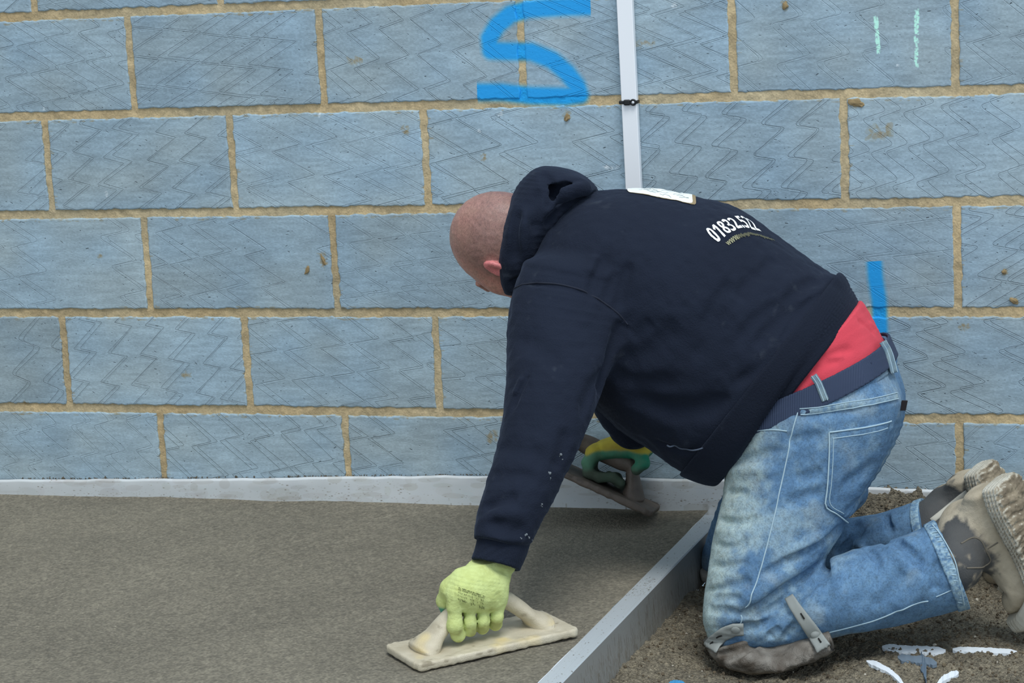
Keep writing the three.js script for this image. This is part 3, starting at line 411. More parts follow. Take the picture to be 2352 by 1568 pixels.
// trunk and sleeves of the sweatshirt
const ZT = 0.43;
const trunk = loft([
  [[2005, 762], [1752, 1035], 0.43, 0.17], [[1966, 714], [1712, 985], 0.43, 0.175], [[1928, 655], [1672, 1078], 0.43, 0.195], [[1872, 612], [1636, 1092], 0.43, 0.205], [[1775, 543], [1556, 1062], 0.43, 0.21], [[1700, 492], [1478, 1006], 0.43, 0.21],
  [[1600, 462], [1424, 968], 0.43, 0.21], [[1500, 443], [1370, 920], 0.43, 0.205], [[1400, 440], [1290, 850], 0.43, 0.20], [[1330, 458], [1248, 790], 0.43, 0.18], [[1285, 490], [1225, 720], 0.43, 0.14]], { pow: 2.25, cap: 0.28, sub: 9 });
const sleeve = loft([
  [[1205, 610], [1440, 655], 0.55, 0.10], [[1180, 690], [1436, 735], 0.60, 0.105], [[1167, 800], [1410, 815], 0.66, 0.098], [[1164, 900], [1376, 905], 0.72, 0.09], [[1150, 1000], [1338, 1003], 0.775, 0.082],
  [[1124, 1105], [1292, 1098], 0.83, 0.074], [[1099, 1195], [1246, 1192], 0.878, 0.066], [[1094, 1232], [1222, 1240], 0.898, 0.060]], { cap: 0.35 });
const sleeveFar = chain([[P(1330, 620, 0.27), 0.10], [P(1385, 800, 0.20), 0.085], [P(1440, 935, 0.135), 0.062], [P(1452, 975, 0.12), 0.052]], 0.02);
const torso1 = union(0.045, trunk, sleeve, sleeveFar), knot = cap(P(1900, 656, 0.45), P(1917, 652, 0.41), 0.016, 0.013), torso0 = (x, y, z) => smin(torso1(x, y, z), knot(x, y, z), 0.02);
const F = [ // furrows (width, depth in metres; minus is a ridge)
  // armhole and shoulder
  [[[1436, 740], [1410, 800], [1385, 880], [1376, 905]], 0.012, 0.022], [[[1438, 742], [1420, 775]], 0.010, 0.02],
  [[[1392, 580], [1368, 636], [1356, 684]], 0.010, 0.006], [[[1372, 585], [1352, 630]], 0.012, -0.004], [[[1450, 600], [1428, 656], [1418, 716]], 0.010, 0.005], [[[1420, 622], [1402, 656], [1392, 690]], 0.010, 0.003],
  [[[1180, 660], [1260, 655], [1340, 672], [1400, 706], [1440, 742]], 0.005, 0.003],
  // folds of the waist, running up from hem to back
  [[[1918, 668], [1858, 702], [1822, 745], [1800, 790]], 0.009, 0.013], [[[1935, 650], [1905, 660], [1870, 690]], 0.010, -0.009], [[[1845, 700], [1790, 735], [1730, 800]], 0.014, 0.007], [[[1822, 772], [1790, 820], [1740, 860], [1690, 880]], 0.012, 0.009], [[[1815, 790], [1780, 850], [1745, 905]], 0.012, -0.006],
  [[[1790, 850], [1765, 890], [1715, 950], [1690, 985]], 0.010, 0.010], [[[1800, 690], [1740, 730], [1690, 790]], 0.012, 0.004], [[[1680, 640], [1640, 700], [1610, 760]], 0.012, 0.004], [[[1660, 700], [1625, 770], [1590, 830]], 0.016, 0.004], [[[1740, 620], [1690, 690]], 0.014, 0.004],
  [[[1880, 640], [1840, 662], [1800, 700]], 0.012, 0.006], [[[1780, 590], [1740, 640]], 0.012, 0.004],
  [[[1920, 652], [1880, 690], [1835, 745], [1800, 800], [1770, 850], [1730, 920], [1700, 975]], 0.006, 0.006],
  // belly
  [[[1440, 905], [1520, 935], [1600, 940], [1680, 915]], 0.02, 0.010], [[[1400, 860], [1470, 880], [1560, 880]], 0.018, 0.006], [[[1420, 840], [1500, 800], [1560, 740]], 0.022, 0.006], [[[1450, 780], [1500, 740]], 0.014, 0.004],
  [[[1700, 985], [1690, 1050]], 0.014, 0.008], [[[1500, 1010], [1545, 1030], [1600, 1032], [1655, 1002], [1700, 1002]], 0.007, 0.006],
  // sleeve
  [[[1215, 860], [1190, 905], [1178, 940]], 0.006, 0.006], [[[1205, 865], [1182, 910]], 0.008, -0.004], [[[1392, 850], [1360, 890], [1330, 960]], 0.012, 0.006], [[[1300, 980], [1290, 1040], [1275, 1080]], 0.014, 0.004],
  [[[1110, 1168], [1150, 1150], [1190, 1140]], 0.009, 0.006], [[[1100, 1200], [1150, 1182], [1200, 1180]], 0.009, -0.004], [[[1120, 1190], [1165, 1215], [1215, 1215]], 0.012, 0.006], [[[1130, 1100], [1180, 1090], [1240, 1100]], 0.014, 0.003], [[[1145, 1030], [1200, 1035], [1260, 1060]], 0.016, 0.003], [[[1185, 780], [1240, 800], [1300, 860]], 0.02, 0.003],
];
const soft = (a, s) => (x, y, z) => a * fbm(x * s, y * s, z * s, 3);
const neckCut = half(P(1215, 600, ZT), v3(-1, 0, 0));
const torsoF = folded(torso0, F, 2.0, (x, y, z) => 0.006 * fbm(x * 11, y * 11, z * 11, 3) + 0.0012 * noise(x * 70, y * 70, z * 70));
const hemO = P(1840, 855, ZT), hemN = P(1840, 855, ZT).sub(P(1640, 700, ZT)).normalize();   // beyond this plane the sweatshirt ends
const hemT = (x, y, z) => (x - hemO.x) * hemN.x + (y - hemO.y) * hemN.y + (z - hemO.z) * hemN.z;
// the folds die away at the ribbed band
const torso = (x, y, z) => { const k = sstep(-0.060, -0.085, hemT(x, y, z)); return k >= 1 ? torsoF(x, y, z) : k <= 0 ? torso0(x, y, z) : lerp(torso0(x, y, z), torsoF(x, y, z), k); };
const navyA = lin(27, 33, 46), navyB = lin(33, 40, 55);
const dusty = (x, y, z) => { const d = sstep(0.38, 0.75, fbm(x * 26, y * 26, z * 26, 3) + 0.25 * noise(x * 160, y * 160, z * 160)); return d; };
const hoodCol = (x, y, z) => { let c = mix3(navyA, navyB, 0.5 + 0.5 * fbm(x * 9, y * 9, z * 9, 3)); c = mix3(c, lin(96, 104, 112), 0.14 * dusty(x, y, z)); return c; };
const wristN = P(1203, 1262, 0.90).sub(P(1097, 1243, 0.90)).normalize();
const cuffPlane = half(P(1150, 1252, 0.90), P(1135, 1298, 0.915).sub(P(1160, 1200, 0.88)));
const hemPlane = half(hemO, hemN);
{
  const body = (x, y, z) => Math.max(smax(torso(x, y, z), hemPlane(x, y, z) + 0.012, 0.004), cuffPlane(x, y, z));
  const [lo, hi] = secBox(0.03, trunk, sleeve); lo.z = Math.min(lo.z, 0.04);
  const hoodie = mesh('hoodie', net(body, lo, hi, 0.0052, hoodCol, { eps: 0.003 }), M_hood, man, 'dark navy hooded sweatshirt with white print on the back');
  // ribbed cuff at the wrist, ribbed band at the waist
  const cuff = loft([[[1106, 1216], [1216, 1240], 0.888, 0.048], [[1101, 1236], [1210, 1258], 0.895, 0.048], [[1096, 1258], [1203, 1280], 0.903, 0.046], [[1086, 1288], [1191, 1306], 0.914, 0.044], [[1082, 1306], [1188, 1324], 0.92, 0.044]], { cap: 0.06, pow: 2.2 });
  const axis = P(1140, 1297, 0.914).sub(P(1152, 1247, 0.897)).normalize(), side = v3().crossVectors(axis, v3(0, 0, 1)).normalize();
  const cEnd = half(P(1138, 1297, 0.914), axis), cTop = half(P(1158, 1222, 0.889), axis.clone().negate());
  const cf = (x, y, z) => smax(smax(Math.abs(cuff(x, y, z) + 0.002) - 0.004, cEnd(x, y, z), 0.003), cTop(x, y, z), 0.003) + 0.0007 * Math.sin((x * side.x + y * side.y) * 2400) * 0.5;
  mesh('cuff', net(cf, ...secBox(0.02, cuff), 0.003, hoodCol, { eps: 0.0015 }), M_hood, hoodie);
  const bandF = (x, y, z) => { const t = (x - hemO.x) * hemN.x + (y - hemO.y) * hemN.y + (z - hemO.z) * hemN.z; return smax(Math.abs(torso0(x, y, z) - 0.0025 - 0.0016 * fbm(x * 16, y * 16, z * 30, 2)) - 0.0050, Math.abs(t + 0.027) - 0.035, 0.006); };
  const [l2, h2] = secBox(0.02, { sections: trunk.sections.slice(0, 32) });
  mesh('waistband', net(bandF, l2, h2, 0.0036, (x, y, z) => mix3(hoodCol(x, y, z), lin(22, 27, 38), 0.4), { eps: 0.002, slack: 3 }), M_hood, hoodie);
  // seams
  mesh('shoulder_seam', cordGeo(torso, [[1178, 662], [1205, 652], [1250, 650], [1300, 656], [1345, 670], [1390, 697], [1420, 720], [1442, 745]], 0.0017, -0.0002), M_navy, hoodie);
  mesh('pocket_edge', cordGeo(torso, [[1536, 1016], [1556, 1026], [1590, 1030], [1625, 1020], [1658, 997], [1698, 1001]], 0.0016, 0.0055), new THREE.MeshStandardMaterial({ color: new THREE.Color(...lin(92, 104, 122)), roughness: 0.9 }), hoodie);
  // splashes of dried cement on the sleeve
  // printed back
  const shirtF = (x, y, z) => torso(x, y, z);
  const L1 = onBody(torso, 1438, 445), L2 = onBody(torso, 1602, 478);
  const tw = 512, th = 256, cv = canvas(tw, th), c = cv.getContext('2d'); c.clearRect(0, 0, tw, th);
  c.fillStyle = 'rgb(150,132,98)'; c.beginPath(); c.roundRect(8, 8, tw - 16, th - 16, 40); c.fill(); c.fillStyle = 'rgb(240,246,244)'; c.beginPath(); c.roundRect(8, 14, tw - 40, th - 28, 36); c.fill();
  c.strokeStyle = 'rgb(140,152,150)'; c.lineWidth = 5; { const r = rng(8); for (let i = 0; i < 26; i++) { c.beginPath(); let x = 90 + r() * 300, y = 40 + r() * 150; c.moveTo(x, y); for (let k = 0; k < 4; k++) { x += 14 + r() * 16; y += (r() - 0.5) * 34; c.lineTo(x, y); } c.stroke(); } }
  const up = v3(0, 1, 0), pts = [], nrm = [], nu = 34, nv = 22, away = ray(1520, 460).setY(0).normalize();
  for (let j = 0; j <= nv; j++) for (let i = 0; i <= nu; i++) { const b = L1.clone().lerp(L2, i / nu).addScaledVector(away, 0.15 * j / nv); b.y += 0.3; let p = cast(torso, b, v3(0, -1, 0), 0, 1) ?? b; pts.push(p); nrm.push(grad(torso, p, 0.005)); }
  const mk = (cvs) => new THREE.MeshStandardMaterial({ map: ctex(cvs), alphaTest: 0.5, roughness: 0.6, name: 'print' });
  mesh('back_emblem', sheet(pts, nrm, nu, nv, 0.0012, 0.0006, false), mk(cv), hoodie, 'white printed emblem');
  const tc = canvas(1024, 256), t = tc.getContext('2d'); t.clearRect(0, 0, 1024, 256); t.fillStyle = 'rgb(244,250,252)'; t.font = 'bold 250px sans-serif'; t.textBaseline = 'alphabetic'; t.save(); t.scale(0.62, 1); t.fillText('01832.522', 16, 220); t.restore();
  const A = onBody(torso, 1622, 560), B = onBody(torso, 1704, 512), across = B.clone().sub(A).normalize();
  // lines of lettering run across the back, over the spine
  const strip = (a, b, hgt, far, name, cvs, nU = 40, nV = 8) => { const A = onBody(torso, ...a), B = onBody(torso, ...b), dir = B.clone().sub(A).setY(0), un = dir.clone().normalize(), back = P(2000, 760, ZT).sub(P(1500, 520, ZT)).setY(0).normalize(), q = [], m = []; back.addScaledVector(un, -back.dot(un)).normalize();
    for (let j = 0; j <= nV; j++) for (let i = 0; i <= nU; i++) { const s = A.clone().addScaledVector(un, dir.length() * far * i / nU).addScaledVector(back, hgt * (j / nV - 0.5)); s.y += 0.4; const p = cast(torso, s, v3(0, -1, 0), 0, 1.2) ?? s; q.push(p); m.push(grad(torso, p, 0.005)); } return mesh(name, sheet(q, m, nU, nV, 0.0010, 0.0005, false), mk(cvs), hoodie); };
  strip([1630, 545], [1706, 508], 0.042, 1.9, 'back_lettering', tc);
  const wc = canvas(1024, 128), w = wc.getContext('2d'); w.clearRect(0, 0, 1024, 128); w.fillStyle = 'rgb(150,150,118)'; w.font = 'bold 96px sans-serif'; w.fillText('www.', 10, 90); w.fillStyle = 'rgb(104,104,78)'; for (let k = 0; k < 60; k++) w.fillRect(230 + k * 13, 40 + 18 * Math.abs(noise(k * 0.6, 2)), 9, 40 + 12 * noise(k * 0.9, 5));
  strip([1668, 562], [1742, 540], 0.016, 1.5, 'back_small_print', wc);
  // hood bunched behind the head
  const hood0 = loft([[[1170, 668], [1262, 650], 0.43, 0.095], [[1161, 620], [1270, 605], 0.43, 0.115], [[1163, 560], [1290, 545], 0.425, 0.125], [[1174, 488], [1322, 492], 0.42, 0.125], [[1194, 432], [1366, 447], 0.41, 0.115], [[1220, 400], [1358, 426], 0.41, 0.09], [[1244, 391], [1332, 410], 0.41, 0.06]], { cap: 0.35, pow: 2.2 });
  const hood = folded(hood0, [[[[1272, 446], [1320, 424], [1358, 430]], 0.018, -0.010], [[[1195, 480], [1186, 540], [1190, 600]], 0.010, 0.006], [[[1215, 470], [1205, 540], [1212, 610]], 0.014, -0.006], [[[1240, 430], [1222, 480], [1226, 540]], 0.014, 0.006], [[[1180, 640], [1196, 660]], 0.01, 0.006], [[[1370, 447], [1320, 465], [1280, 492], [1250, 520]], 0.010, 0.014]], 1.3, (x, y, z) => 0.005 * fbm(x * 16, y * 16, z * 16, 3));
  const trail = (line, n, r0, deep) => { const f = ribbonPx(line, 1), a = [], b = []; for (let i = 0; i <= n; i++) { const u = i / n, [px, py] = f(u, 0.5), p = onBody(hood, px, py), g = grad(hood, p, 0.006), w = r0 * (0.25 + 0.75 * Math.sin(Math.PI * clamp(u * 0.9 + 0.05))); a.push([p, w]); b.push([p.clone().addScaledVector(g, -deep), w * 1.5]); } return union(0.003, chain(a), chain(b)); };
  const slit = union(0.004, trail([[1250, 400], [1260, 414], [1267, 432], [1266, 452], [1261, 470]], 26, 0.0105, 0.028), trail([[1266, 430], [1280, 420], [1302, 413], [1334, 411]], 18, 0.0075, 0.018)), hoodOpen = (x, y, z) => smax(hood(x, y, z), -slit(x, y, z), 0.013);
  mesh('hood', net(hoodOpen, ...secBox(0.03, hood0), 0.0035, hoodCol, { eps: 0.0025 }), M_hood, hoodie);
  const sc = []; { const r = rng(31); for (const [x, y, s] of [[1285, 1046, 0.004], [1292, 1056, 0.002], [1262, 1088, 0.003], [1264, 1100, 0.002], [1243, 1160, 0.0025], [1206, 1228, 0.003], [1214, 1234, 0.002], [1196, 1236, 0.0018], [1222, 1240, 0.0015], [1200, 1218, 0.0012]]) { const p = onBody(torso, x, y); if (p) for (let k = 0; k < 3; k++) { const g = new THREE.SphereGeometry(s * (0.35 + 0.4 * r()), 8, 6); g.scale(1, 1, 0.5); g.translate(p.x + (r() - 0.5) * s * 2, p.y + (r() - 0.5) * s * 2, p.z); sc.push(g); } } }
  const sp = mesh('cement_splashes', mergeGeometries(sc), new THREE.MeshStandardMaterial({ color: new THREE.Color(...lin(120, 128, 134)), roughness: 0.9 }), hoodie); sp.userData.kind = 'stuff';
}
// red shirt showing between sweatshirt and belt
const pelvisA = loft([[[1985, 700], [1700, 905], 0.43, 0.165], [[2026, 775], [1688, 958], 0.43, 0.172], [[2058, 850], [1684, 1010], 0.43, 0.185], [[2074, 905], [1688, 1060], 0.43, 0.19], [[2068, 975], [1700, 1110], 0.43, 0.185], [[2030, 1060], [1730, 1140], 0.43, 0.16], [[1990, 1120], [1760, 1170], 0.43, 0.13]], { pow: 2.3, cap: 0.5 });
{
  const up = pelvisA, o = P(1940, 820, ZT), n = P(1940, 820, ZT).sub(P(1890, 720, ZT)).normalize(), n1 = half(P(1955, 845, ZT), n), n2 = half(P(1870, 700, ZT), n.clone().negate());
  const f0 = folded((x, y, z) => up(x, y, z) + 0.004, [[[[2012, 772], [1990, 748], [1968, 735]], 0.006, 0.004], [[[2018, 760], [1996, 740]], 0.006, -0.003], [[[1960, 800], [1920, 812], [1880, 830]], 0.008, 0.005], [[[1930, 826], [1890, 838], [1862, 862]], 0.007, 0.005], [[[1940, 815], [1900, 826]], 0.006, -0.003]], 1, (x, y, z) => 0.003 * fbm(x * 18, y * 18, z * 18, 2));
  const f = (x, y, z) => Math.max(smax(smax(f0(x, y, z), n1(x, y, z), 0.004), n2(x, y, z), 0.004), -0.02 - hemPlane(x, y, z), torso0(x, y, z) + 0.004 - 2.5 * Math.max(0, hemPlane(x, y, z) + 0.002));
  const [lo, hi] = secBox(0.02, pelvisA);
  mesh('t_shirt', net(f, lo, hi, 0.0045, (x, y, z) => mix3(lin(220, 78, 92), lin(200, 60, 76), 0.5 + 0.5 * fbm(x * 14, y * 14, z * 14, 3)), { eps: 0.003 }), cloth({ bumpMap: repeat(fleece, 5), bumpScale: 0.0006, name: 'jersey' }), man, 'coral red shirt');
}
// jeans
const thigh = loft([[[1690, 1010], [2058, 930], 0.50, 0.125], [[1676, 1085], [2030, 1040], 0.52, 0.125], [[1658, 1160], [1975, 1150], 0.55, 0.115], [[1640, 1240], [1920, 1245], 0.58, 0.107], [[1626, 1330], [1862, 1330], 0.61, 0.10], [[1616, 1415], [1800, 1420], 0.63, 0.092], [[1628, 1462], [1760, 1478], 0.635, 0.07]], { cap: 0.6 });
const shin = loft([[[1690, 1370], [1700, 1490], 0.63, 0.075], [[1800, 1340], [1820, 1478], 0.63, 0.08], [[1890, 1290], [1915, 1458], 0.62, 0.082], [[2000, 1258], [2040, 1436], 0.60, 0.082], [[2090, 1228], [2140, 1412], 0.585, 0.082], [[2148, 1198], [2222, 1392], 0.57, 0.084], [[2175, 1186], [2250, 1384], 0.565, 0.085]], { cap: 0.3 });
const thighFar = loft([[[1700, 1060], [1900, 1040], 0.33, 0.11], [[1652, 1160], [1860, 1150], 0.27, 0.10], [[1622, 1240], [1800, 1240], 0.22, 0.09], [[1612, 1290], [1740, 1300], 0.20, 0.075]], { cap: 0.6 });
const shinFar = loft([[[1680, 1240], [1680, 1325], 0.20, 0.07], [[1850, 1212], [1860, 1322], 0.20, 0.072], [[1940, 1196], [1955, 1300], 0.20, 0.072], [[2035, 1178], [2055, 1282], 0.205, 0.072], [[2112, 1152], [2140, 1262], 0.21, 0.074], [[2150, 1138], [2180, 1256], 0.21, 0.074]], { cap: 0.3 });
const waistN = P(1940, 850, ZT).sub(P(1880, 720, ZT)).normalize();
const waistTop = half(P(1940, 832, ZT), waistN.clone().negate());
const hemJ = half(P(2186, 1295, 0.568), P(2186, 1295, 0.568).sub(P(2095, 1330, 0.585)));
const hemJF = half(P(2131, 1205, 0.21), P(2131, 1205, 0.21).sub(P(2040, 1230, 0.205)));
const offRail = (x, y, z) => y > 0.01 ? -1 : Math.min(railX(z) + 0.0225 - x, 0.003 - y); // cloth does not reach into the rail
const jeans0 = (x, y, z) => {
  const near = smin(thigh(x, y, z), Math.max(shin(x, y, z), hemJ(x, y, z)), 0.007), far = smin(thighFar(x, y, z), Math.max(shinFar(x, y, z), hemJF(x, y, z)), 0.018);
  return Math.max(smin(smin(pelvisA(x, y, z), near, 0.04), far, 0.03), waistTop(x, y, z), offRail(x, y, z));
};
const jFolds = [
  // back of the knee
  [[[1990, 1200], [1935, 1270], [1890, 1315], [1840, 1362], [1800, 1390], [1730, 1420]], 0.0085, 0.019], [[[1880, 1296], [1800, 1350], [1740, 1395], [1695, 1418]], 0.0065, 0.011], [[[1880, 1278], [1800, 1325], [1740, 1365], [1690, 1390]], 0.010, -0.006], [[[1915, 1228], [1850, 1265], [1790, 1300], [1745, 1325]], 0.0065, 0.010], [[[1920, 1215], [1860, 1245], [1800, 1275]], 0.010, -0.005], [[[1835, 1375], [1770, 1412], [1720, 1436]], 0.009, -0.007], [[[1838, 1376], [1790, 1412], [1745, 1434], [1700, 1442], [1664, 1448]], 0.0075, 0.014], [[[1700, 1405], [1650, 1402], [1625, 1398]], 0.008, 0.005], [[[1720, 1380], [1670, 1372], [1630, 1376]], 0.008, 0.004], [[[1790, 1440], [1765, 1465]], 0.006, 0.008], [[[1830, 1430], [1800, 1468]], 0.006, 0.008],
  // thigh front
  [[[1690, 1055], [1740, 1048], [1800, 1030]], 0.008, 0.006], [[[1672, 1085], [1730, 1078], [1790, 1082]], 0.010, -0.005], [[[1652, 1195], [1700, 1200], [1740, 1190]], 0.007, 0.006], [[[1645, 1218], [1690, 1222]], 0.007, -0.005], [[[1640, 1250], [1690, 1255], [1720, 1240]], 0.007, 0.004], [[[1632, 1300], [1680, 1300], [1720, 1290]], 0.008, 0.004], [[[1668, 1130], [1720, 1135]], 0.008, 0.004], [[[1620, 1360], [1680, 1345], [1730, 1330]], 0.008, 0.004],
  [[[1820, 1100], [1870, 1090], [1890, 1080]], 0.010, 0.004], [[[1800, 1160], [1850, 1140], [1890, 1130]], 0.010, 0.005], [[[2000, 1130], [1960, 1160], [1940, 1180]], 0.010, 0.006], [[[2010, 1060], [1970, 1090], [1930, 1120]], 0.012, 0.005], [[[1980, 1160], [1930, 1215], [1880, 1245]], 0.012, 0.006], [[[1810, 1020], [1850, 1005], [1890, 1000]], 0.01, 0.004], [[[1840, 960], [1900, 950], [1980, 942]], 0.008, 0.004],
  // shin
  [[[1985, 1258], [2010, 1280], [2012, 1312]], 0.007, 0.007], [[[2050, 1240], [2085, 1262], [2118, 1300]], 0.008, 0.009], [[[2075, 1238], [2110, 1262]], 0.009, -0.005], [[[2030, 1250], [2070, 1285], [2080, 1330]], 0.010, -0.005], [[[2090, 1300], [2050, 1350], [2000, 1400]], 0.014, 0.006], [[[2130, 1320], [2100, 1370], [2060, 1405]], 0.014, -0.004], [[[2035, 1300], [2000, 1350], [1960, 1400]], 0.014, 0.004], [[[2160, 1280], [2150, 1330], [2150, 1360]], 0.010, 0.005], [[[1990, 1262], [1975, 1256], [1960, 1270]], 0.008, -0.006], [[[1880, 1300], [1900, 1350], [1885, 1410]], 0.012, 0.004],
  // far shin
  [[[2035, 1180], [2044, 1215], [2034, 1250]], 0.006, 0.012], [[[1960, 1195], [1975, 1230]], 0.010, 0.006],
];
const jeansF = folded(jeans0, jFolds, 1.9, (x, y, z) => 0.0035 * fbm(x * 20, y * 20, z * 20, 3));
const fadeA = P(1680, 1200, 0.64), blueMid = lin(112, 149, 182), blueDk = lin(70, 103, 140), pale = lin(184, 205, 204), tealDk = lin(70, 98, 108), dustC = lin(196, 200, 188);
// worn indigo: pale on the front of the thighs and the seat, bluer behind; splashes of dry cement
const thC = thigh.sections.map((s) => s.c), inFront = (x, y, z) => { let m = 1e9, w = 0; for (const s of thigh.sections) { const d = (x - s.c.x) ** 2 + (y - s.c.y) ** 2 + (z - s.c.z) ** 2; if (d < m) { m = d; w = ((x - s.c.x) * s.e1.x + (y - s.c.y) * s.e1.y + (z - s.c.z) * s.e1.z) / s.a; } } return [Math.sqrt(m), w]; };
const denimCol = (x, y, z) => {
  const n = fbm(x * 13, y * 13, z * 13, 4), n2 = fbm(x * 70, y * 70, z * 70, 3), n3 = noise(x * 260, y * 260, z * 260); let c = mix3(blueDk, blueMid, clamp(0.72 + 0.5 * n + 0.34 * n2 + 0.08 * n3));
  const [d, w] = inFront(x, y, z);
  if (d < 0.26) { c = mix3(c, pale, clamp(sstep(-0.05, 0.8, w + 0.24 * n + 0.3 * n2)) * sstep(0.26, 0.18, d) * 0.95); c = mix3(c, pale, 0.35 * sstep(-0.1, 0.3, n + 0.4 * n2) * sstep(0.2, 0.1, d)); }
  c = mix3(c, mix3(pale, dustC, 0.4), 0.28 * sstep(0.12, 0.5, fbm(x * 17 + 5, y * 17, z * 17, 4)));
  return c;
};
{
  const band = 0;
  const lo = v3(1.18, -0.13, 0.05), hi = v3(2.05, 0.52, 0.76);
  const jeans = mesh('jeans', net(jeansF, lo, hi, 0.0042, denimCol, { eps: 0.0025, slack: 2.2 }), M_denim, man, 'faded blue denim jeans splashed with cement');
  const cord = (name, px, r = 0.0011, lift = 0.0002, m = M_thread) => mesh(name, cordGeo(jeansF, px, r, lift), m, jeans);
  cord('side_seam', [[1838, 930], [1830, 955], [1820, 990], [1808, 1050], [1795, 1110], [1780, 1180], [1760, 1260], [1740, 1330], [1718, 1390], [1695, 1436]], 0.0013);
  const felled = (line, w, parent = jeans) => { // a raised double seam with a ladder of puckered stitches
    const g = patchGeo(jeansF, ribbonPx(line, w), 40, 4, 0.0020, 0.0006), p = g.attributes.position, col = new Float32Array(p.count * 3), uv = g.attributes.uv; for (let i = 0; i < p.count; i++) { col.set(mix3(denimCol(p.getX(i), p.getY(i), p.getZ(i)), lin(176, 198, 200), clamp(0.35 + 0.5 * noise(p.getX(i) * 260, p.getY(i) * 60))), i * 3); uv.setXY(i, p.getX(i), p.getY(i)); } g.setAttribute('color', new THREE.BufferAttribute(col, 3));
    const s = mesh('felled_seam', g, M_denim, parent); for (const k of [0.06, 0.94]) { const f = ribbonPx(line, w), pts = []; for (let i = 0; i <= 16; i++) pts.push(f(i / 16, k)); if (parent === jeans) mesh('stitching', cordGeo(jeansF, pts, 0.0010, 0.0026), M_thread, jeans); } return s; };
  felled([[1838, 946], [1880, 942], [1940, 932], [2000, 923], [2060, 909]], 15);
  cord('front_pocket_seam', [[1726, 992], [1750, 988], [1780, 987], [1808, 990]], 0.0014);
  // back pocket: a patch of denim edged with stitches
  const pk = [[1905, 992], [2046, 966], [2012, 1085], [1948, 1192], [1896, 1160], [1902, 1080]];
  const pkEdgeL = (v) => v < 0.8 ? [lerp(1906, 1896, v / 0.8), lerp(994, 1160, v / 0.8)] : [lerp(1896, 1912, (v - 0.8) / 0.2), lerp(1160, 1172, (v - 0.8) / 0.2)], pkEdgeR = (v) => v < 0.55 ? [lerp(2044, 2014, v / 0.55), lerp(967, 1075, v / 0.55)] : [lerp(2014, 1944, (v - 0.55) / 0.45), lerp(1075, 1190, (v - 0.55) / 0.45)];
  const pg = patchGeo(jeansF, (u, v) => { const a = pkEdgeL(v), b = pkEdgeR(v); return [lerp(a[0], b[0], u), lerp(a[1], b[1], u)]; }, 22, 30, 0.0028);
  { const p = pg.attributes.position, col = new Float32Array(p.count * 3), uv = pg.attributes.uv; for (let i = 0; i < p.count; i++) { const c = denimCol(p.getX(i), p.getY(i), p.getZ(i)); col.set(c, i * 3); uv.setXY(i, p.getX(i), p.getY(i)); } pg.setAttribute('color', new THREE.BufferAttribute(col, 3)); }
  const pocket = mesh('back_pocket', pg, M_denim, jeans);
  for (const [px, r] of [[[[1904, 992], [1904, 1030], [1902, 1080], [1898, 1130], [1895, 1162], [1918, 1178], [1944, 1194]], 0.0015], [[[1905, 992], [1950, 986], [2000, 978], [2044, 966]], 0.0015], [[[1912, 1006], [1955, 1000], [2000, 992], [2036, 982]], 0.0009], [[[1914, 1005], [1912, 1060], [1908, 1110], [1905, 1156], [1935, 1178]], 0.0008]]) mesh('stitching', cordGeo(jeansF, px, r, 0.0028), M_thread, jeans);
  // hems of the legs and the lower seam of the near shin
  const hemRing = (loftF, pl, t, o) => (x, y, z) => smax(Math.abs(loftF(x, y, z) + 0.0005) - 0.0035, Math.abs(pl(x, y, z) + t) - t, 0.002);
  const hemCol = (x, y, z) => { const n = noise(x * 260, y * 260, z * 260); return mix3(denimCol(x, y, z), lin(176, 204, 214), clamp(0.35 + 0.7 * n)); };
  const sB = secBox(0.02, { sections: shin.sections.slice(12) }), sF = secBox(0.02, { sections: shinFar.sections.slice(12) });
  mesh('leg_hem', net(hemRing(shin, hemJ, 0.011), ...sB, 0.003, hemCol, { eps: 0.0015, slack: 3 }), M_denim, jeans);
  mesh('leg_hem', net(hemRing(shinFar, hemJF, 0.009), ...sF, 0.003, hemCol, { eps: 0.0015, slack: 3 }), M_denim, jeans);
  cord('hem_stitching', [[2143, 1208], [2168, 1242], [2190, 1291], [2205, 1340], [2213, 1385]], 0.0011, 0.0035);
  { const f = ribbonPx([[2138, 1208], [2161, 1244], [2182, 1292], [2197, 1340], [2205, 1386]], 15), rungs = []; for (let i = 0; i < 15; i++) { const u = 0.04 + 0.92 * i / 14, a = f(u, 0.15), b = f(Math.min(1, u + 0.02), 0.85); const g = cordGeo(jeansF, [a, [(a[0] + b[0]) / 2, (a[1] + b[1]) / 2], b], 0.0010, 0.0032, 2, 5); rungs.push(g); } mesh('hem_stitching', mergeGeometries(rungs), M_thread, jeans).userData.kind = 'stuff'; }
  cord('inseam', [[1905, 1452], [1960, 1438], [2010, 1424], [2050, 1408], [2090, 1392], [2132, 1380]], 0.0014); cord('inseam', [[2150, 1370], [2185, 1355], [2206, 1348]], 0.0010);
  // cut end inside the trouser leg: a dark lining is the hollow's own denim
  // waistband, belt and belt loops
  const wb = (x, y, z) => { const t = waistTop(x, y, z); return smax(Math.abs(pelvisA(x, y, z) - 0.001) - 0.004, Math.abs(t + 0.018) - 0.024, 0.003); };
  const pB = secBox(0.03, { sections: pelvisA.sections.slice(0, 16) });
  mesh('waistband', net(wb, ...pB, 0.0042, denimCol, { eps: 0.002, slack: 3 }), M_denim, jeans);
  const beltF = (x, y, z) => smax(Math.abs(pelvisA(x, y, z) - 0.0075) - 0.0028, Math.abs(waistTop(x, y, z) + 0.011) - 0.0215, 0.0015);
  const rib = dtex(64, (i, j) => 128 + 90 * Math.sin(i / 64 * Math.PI * 16), false);
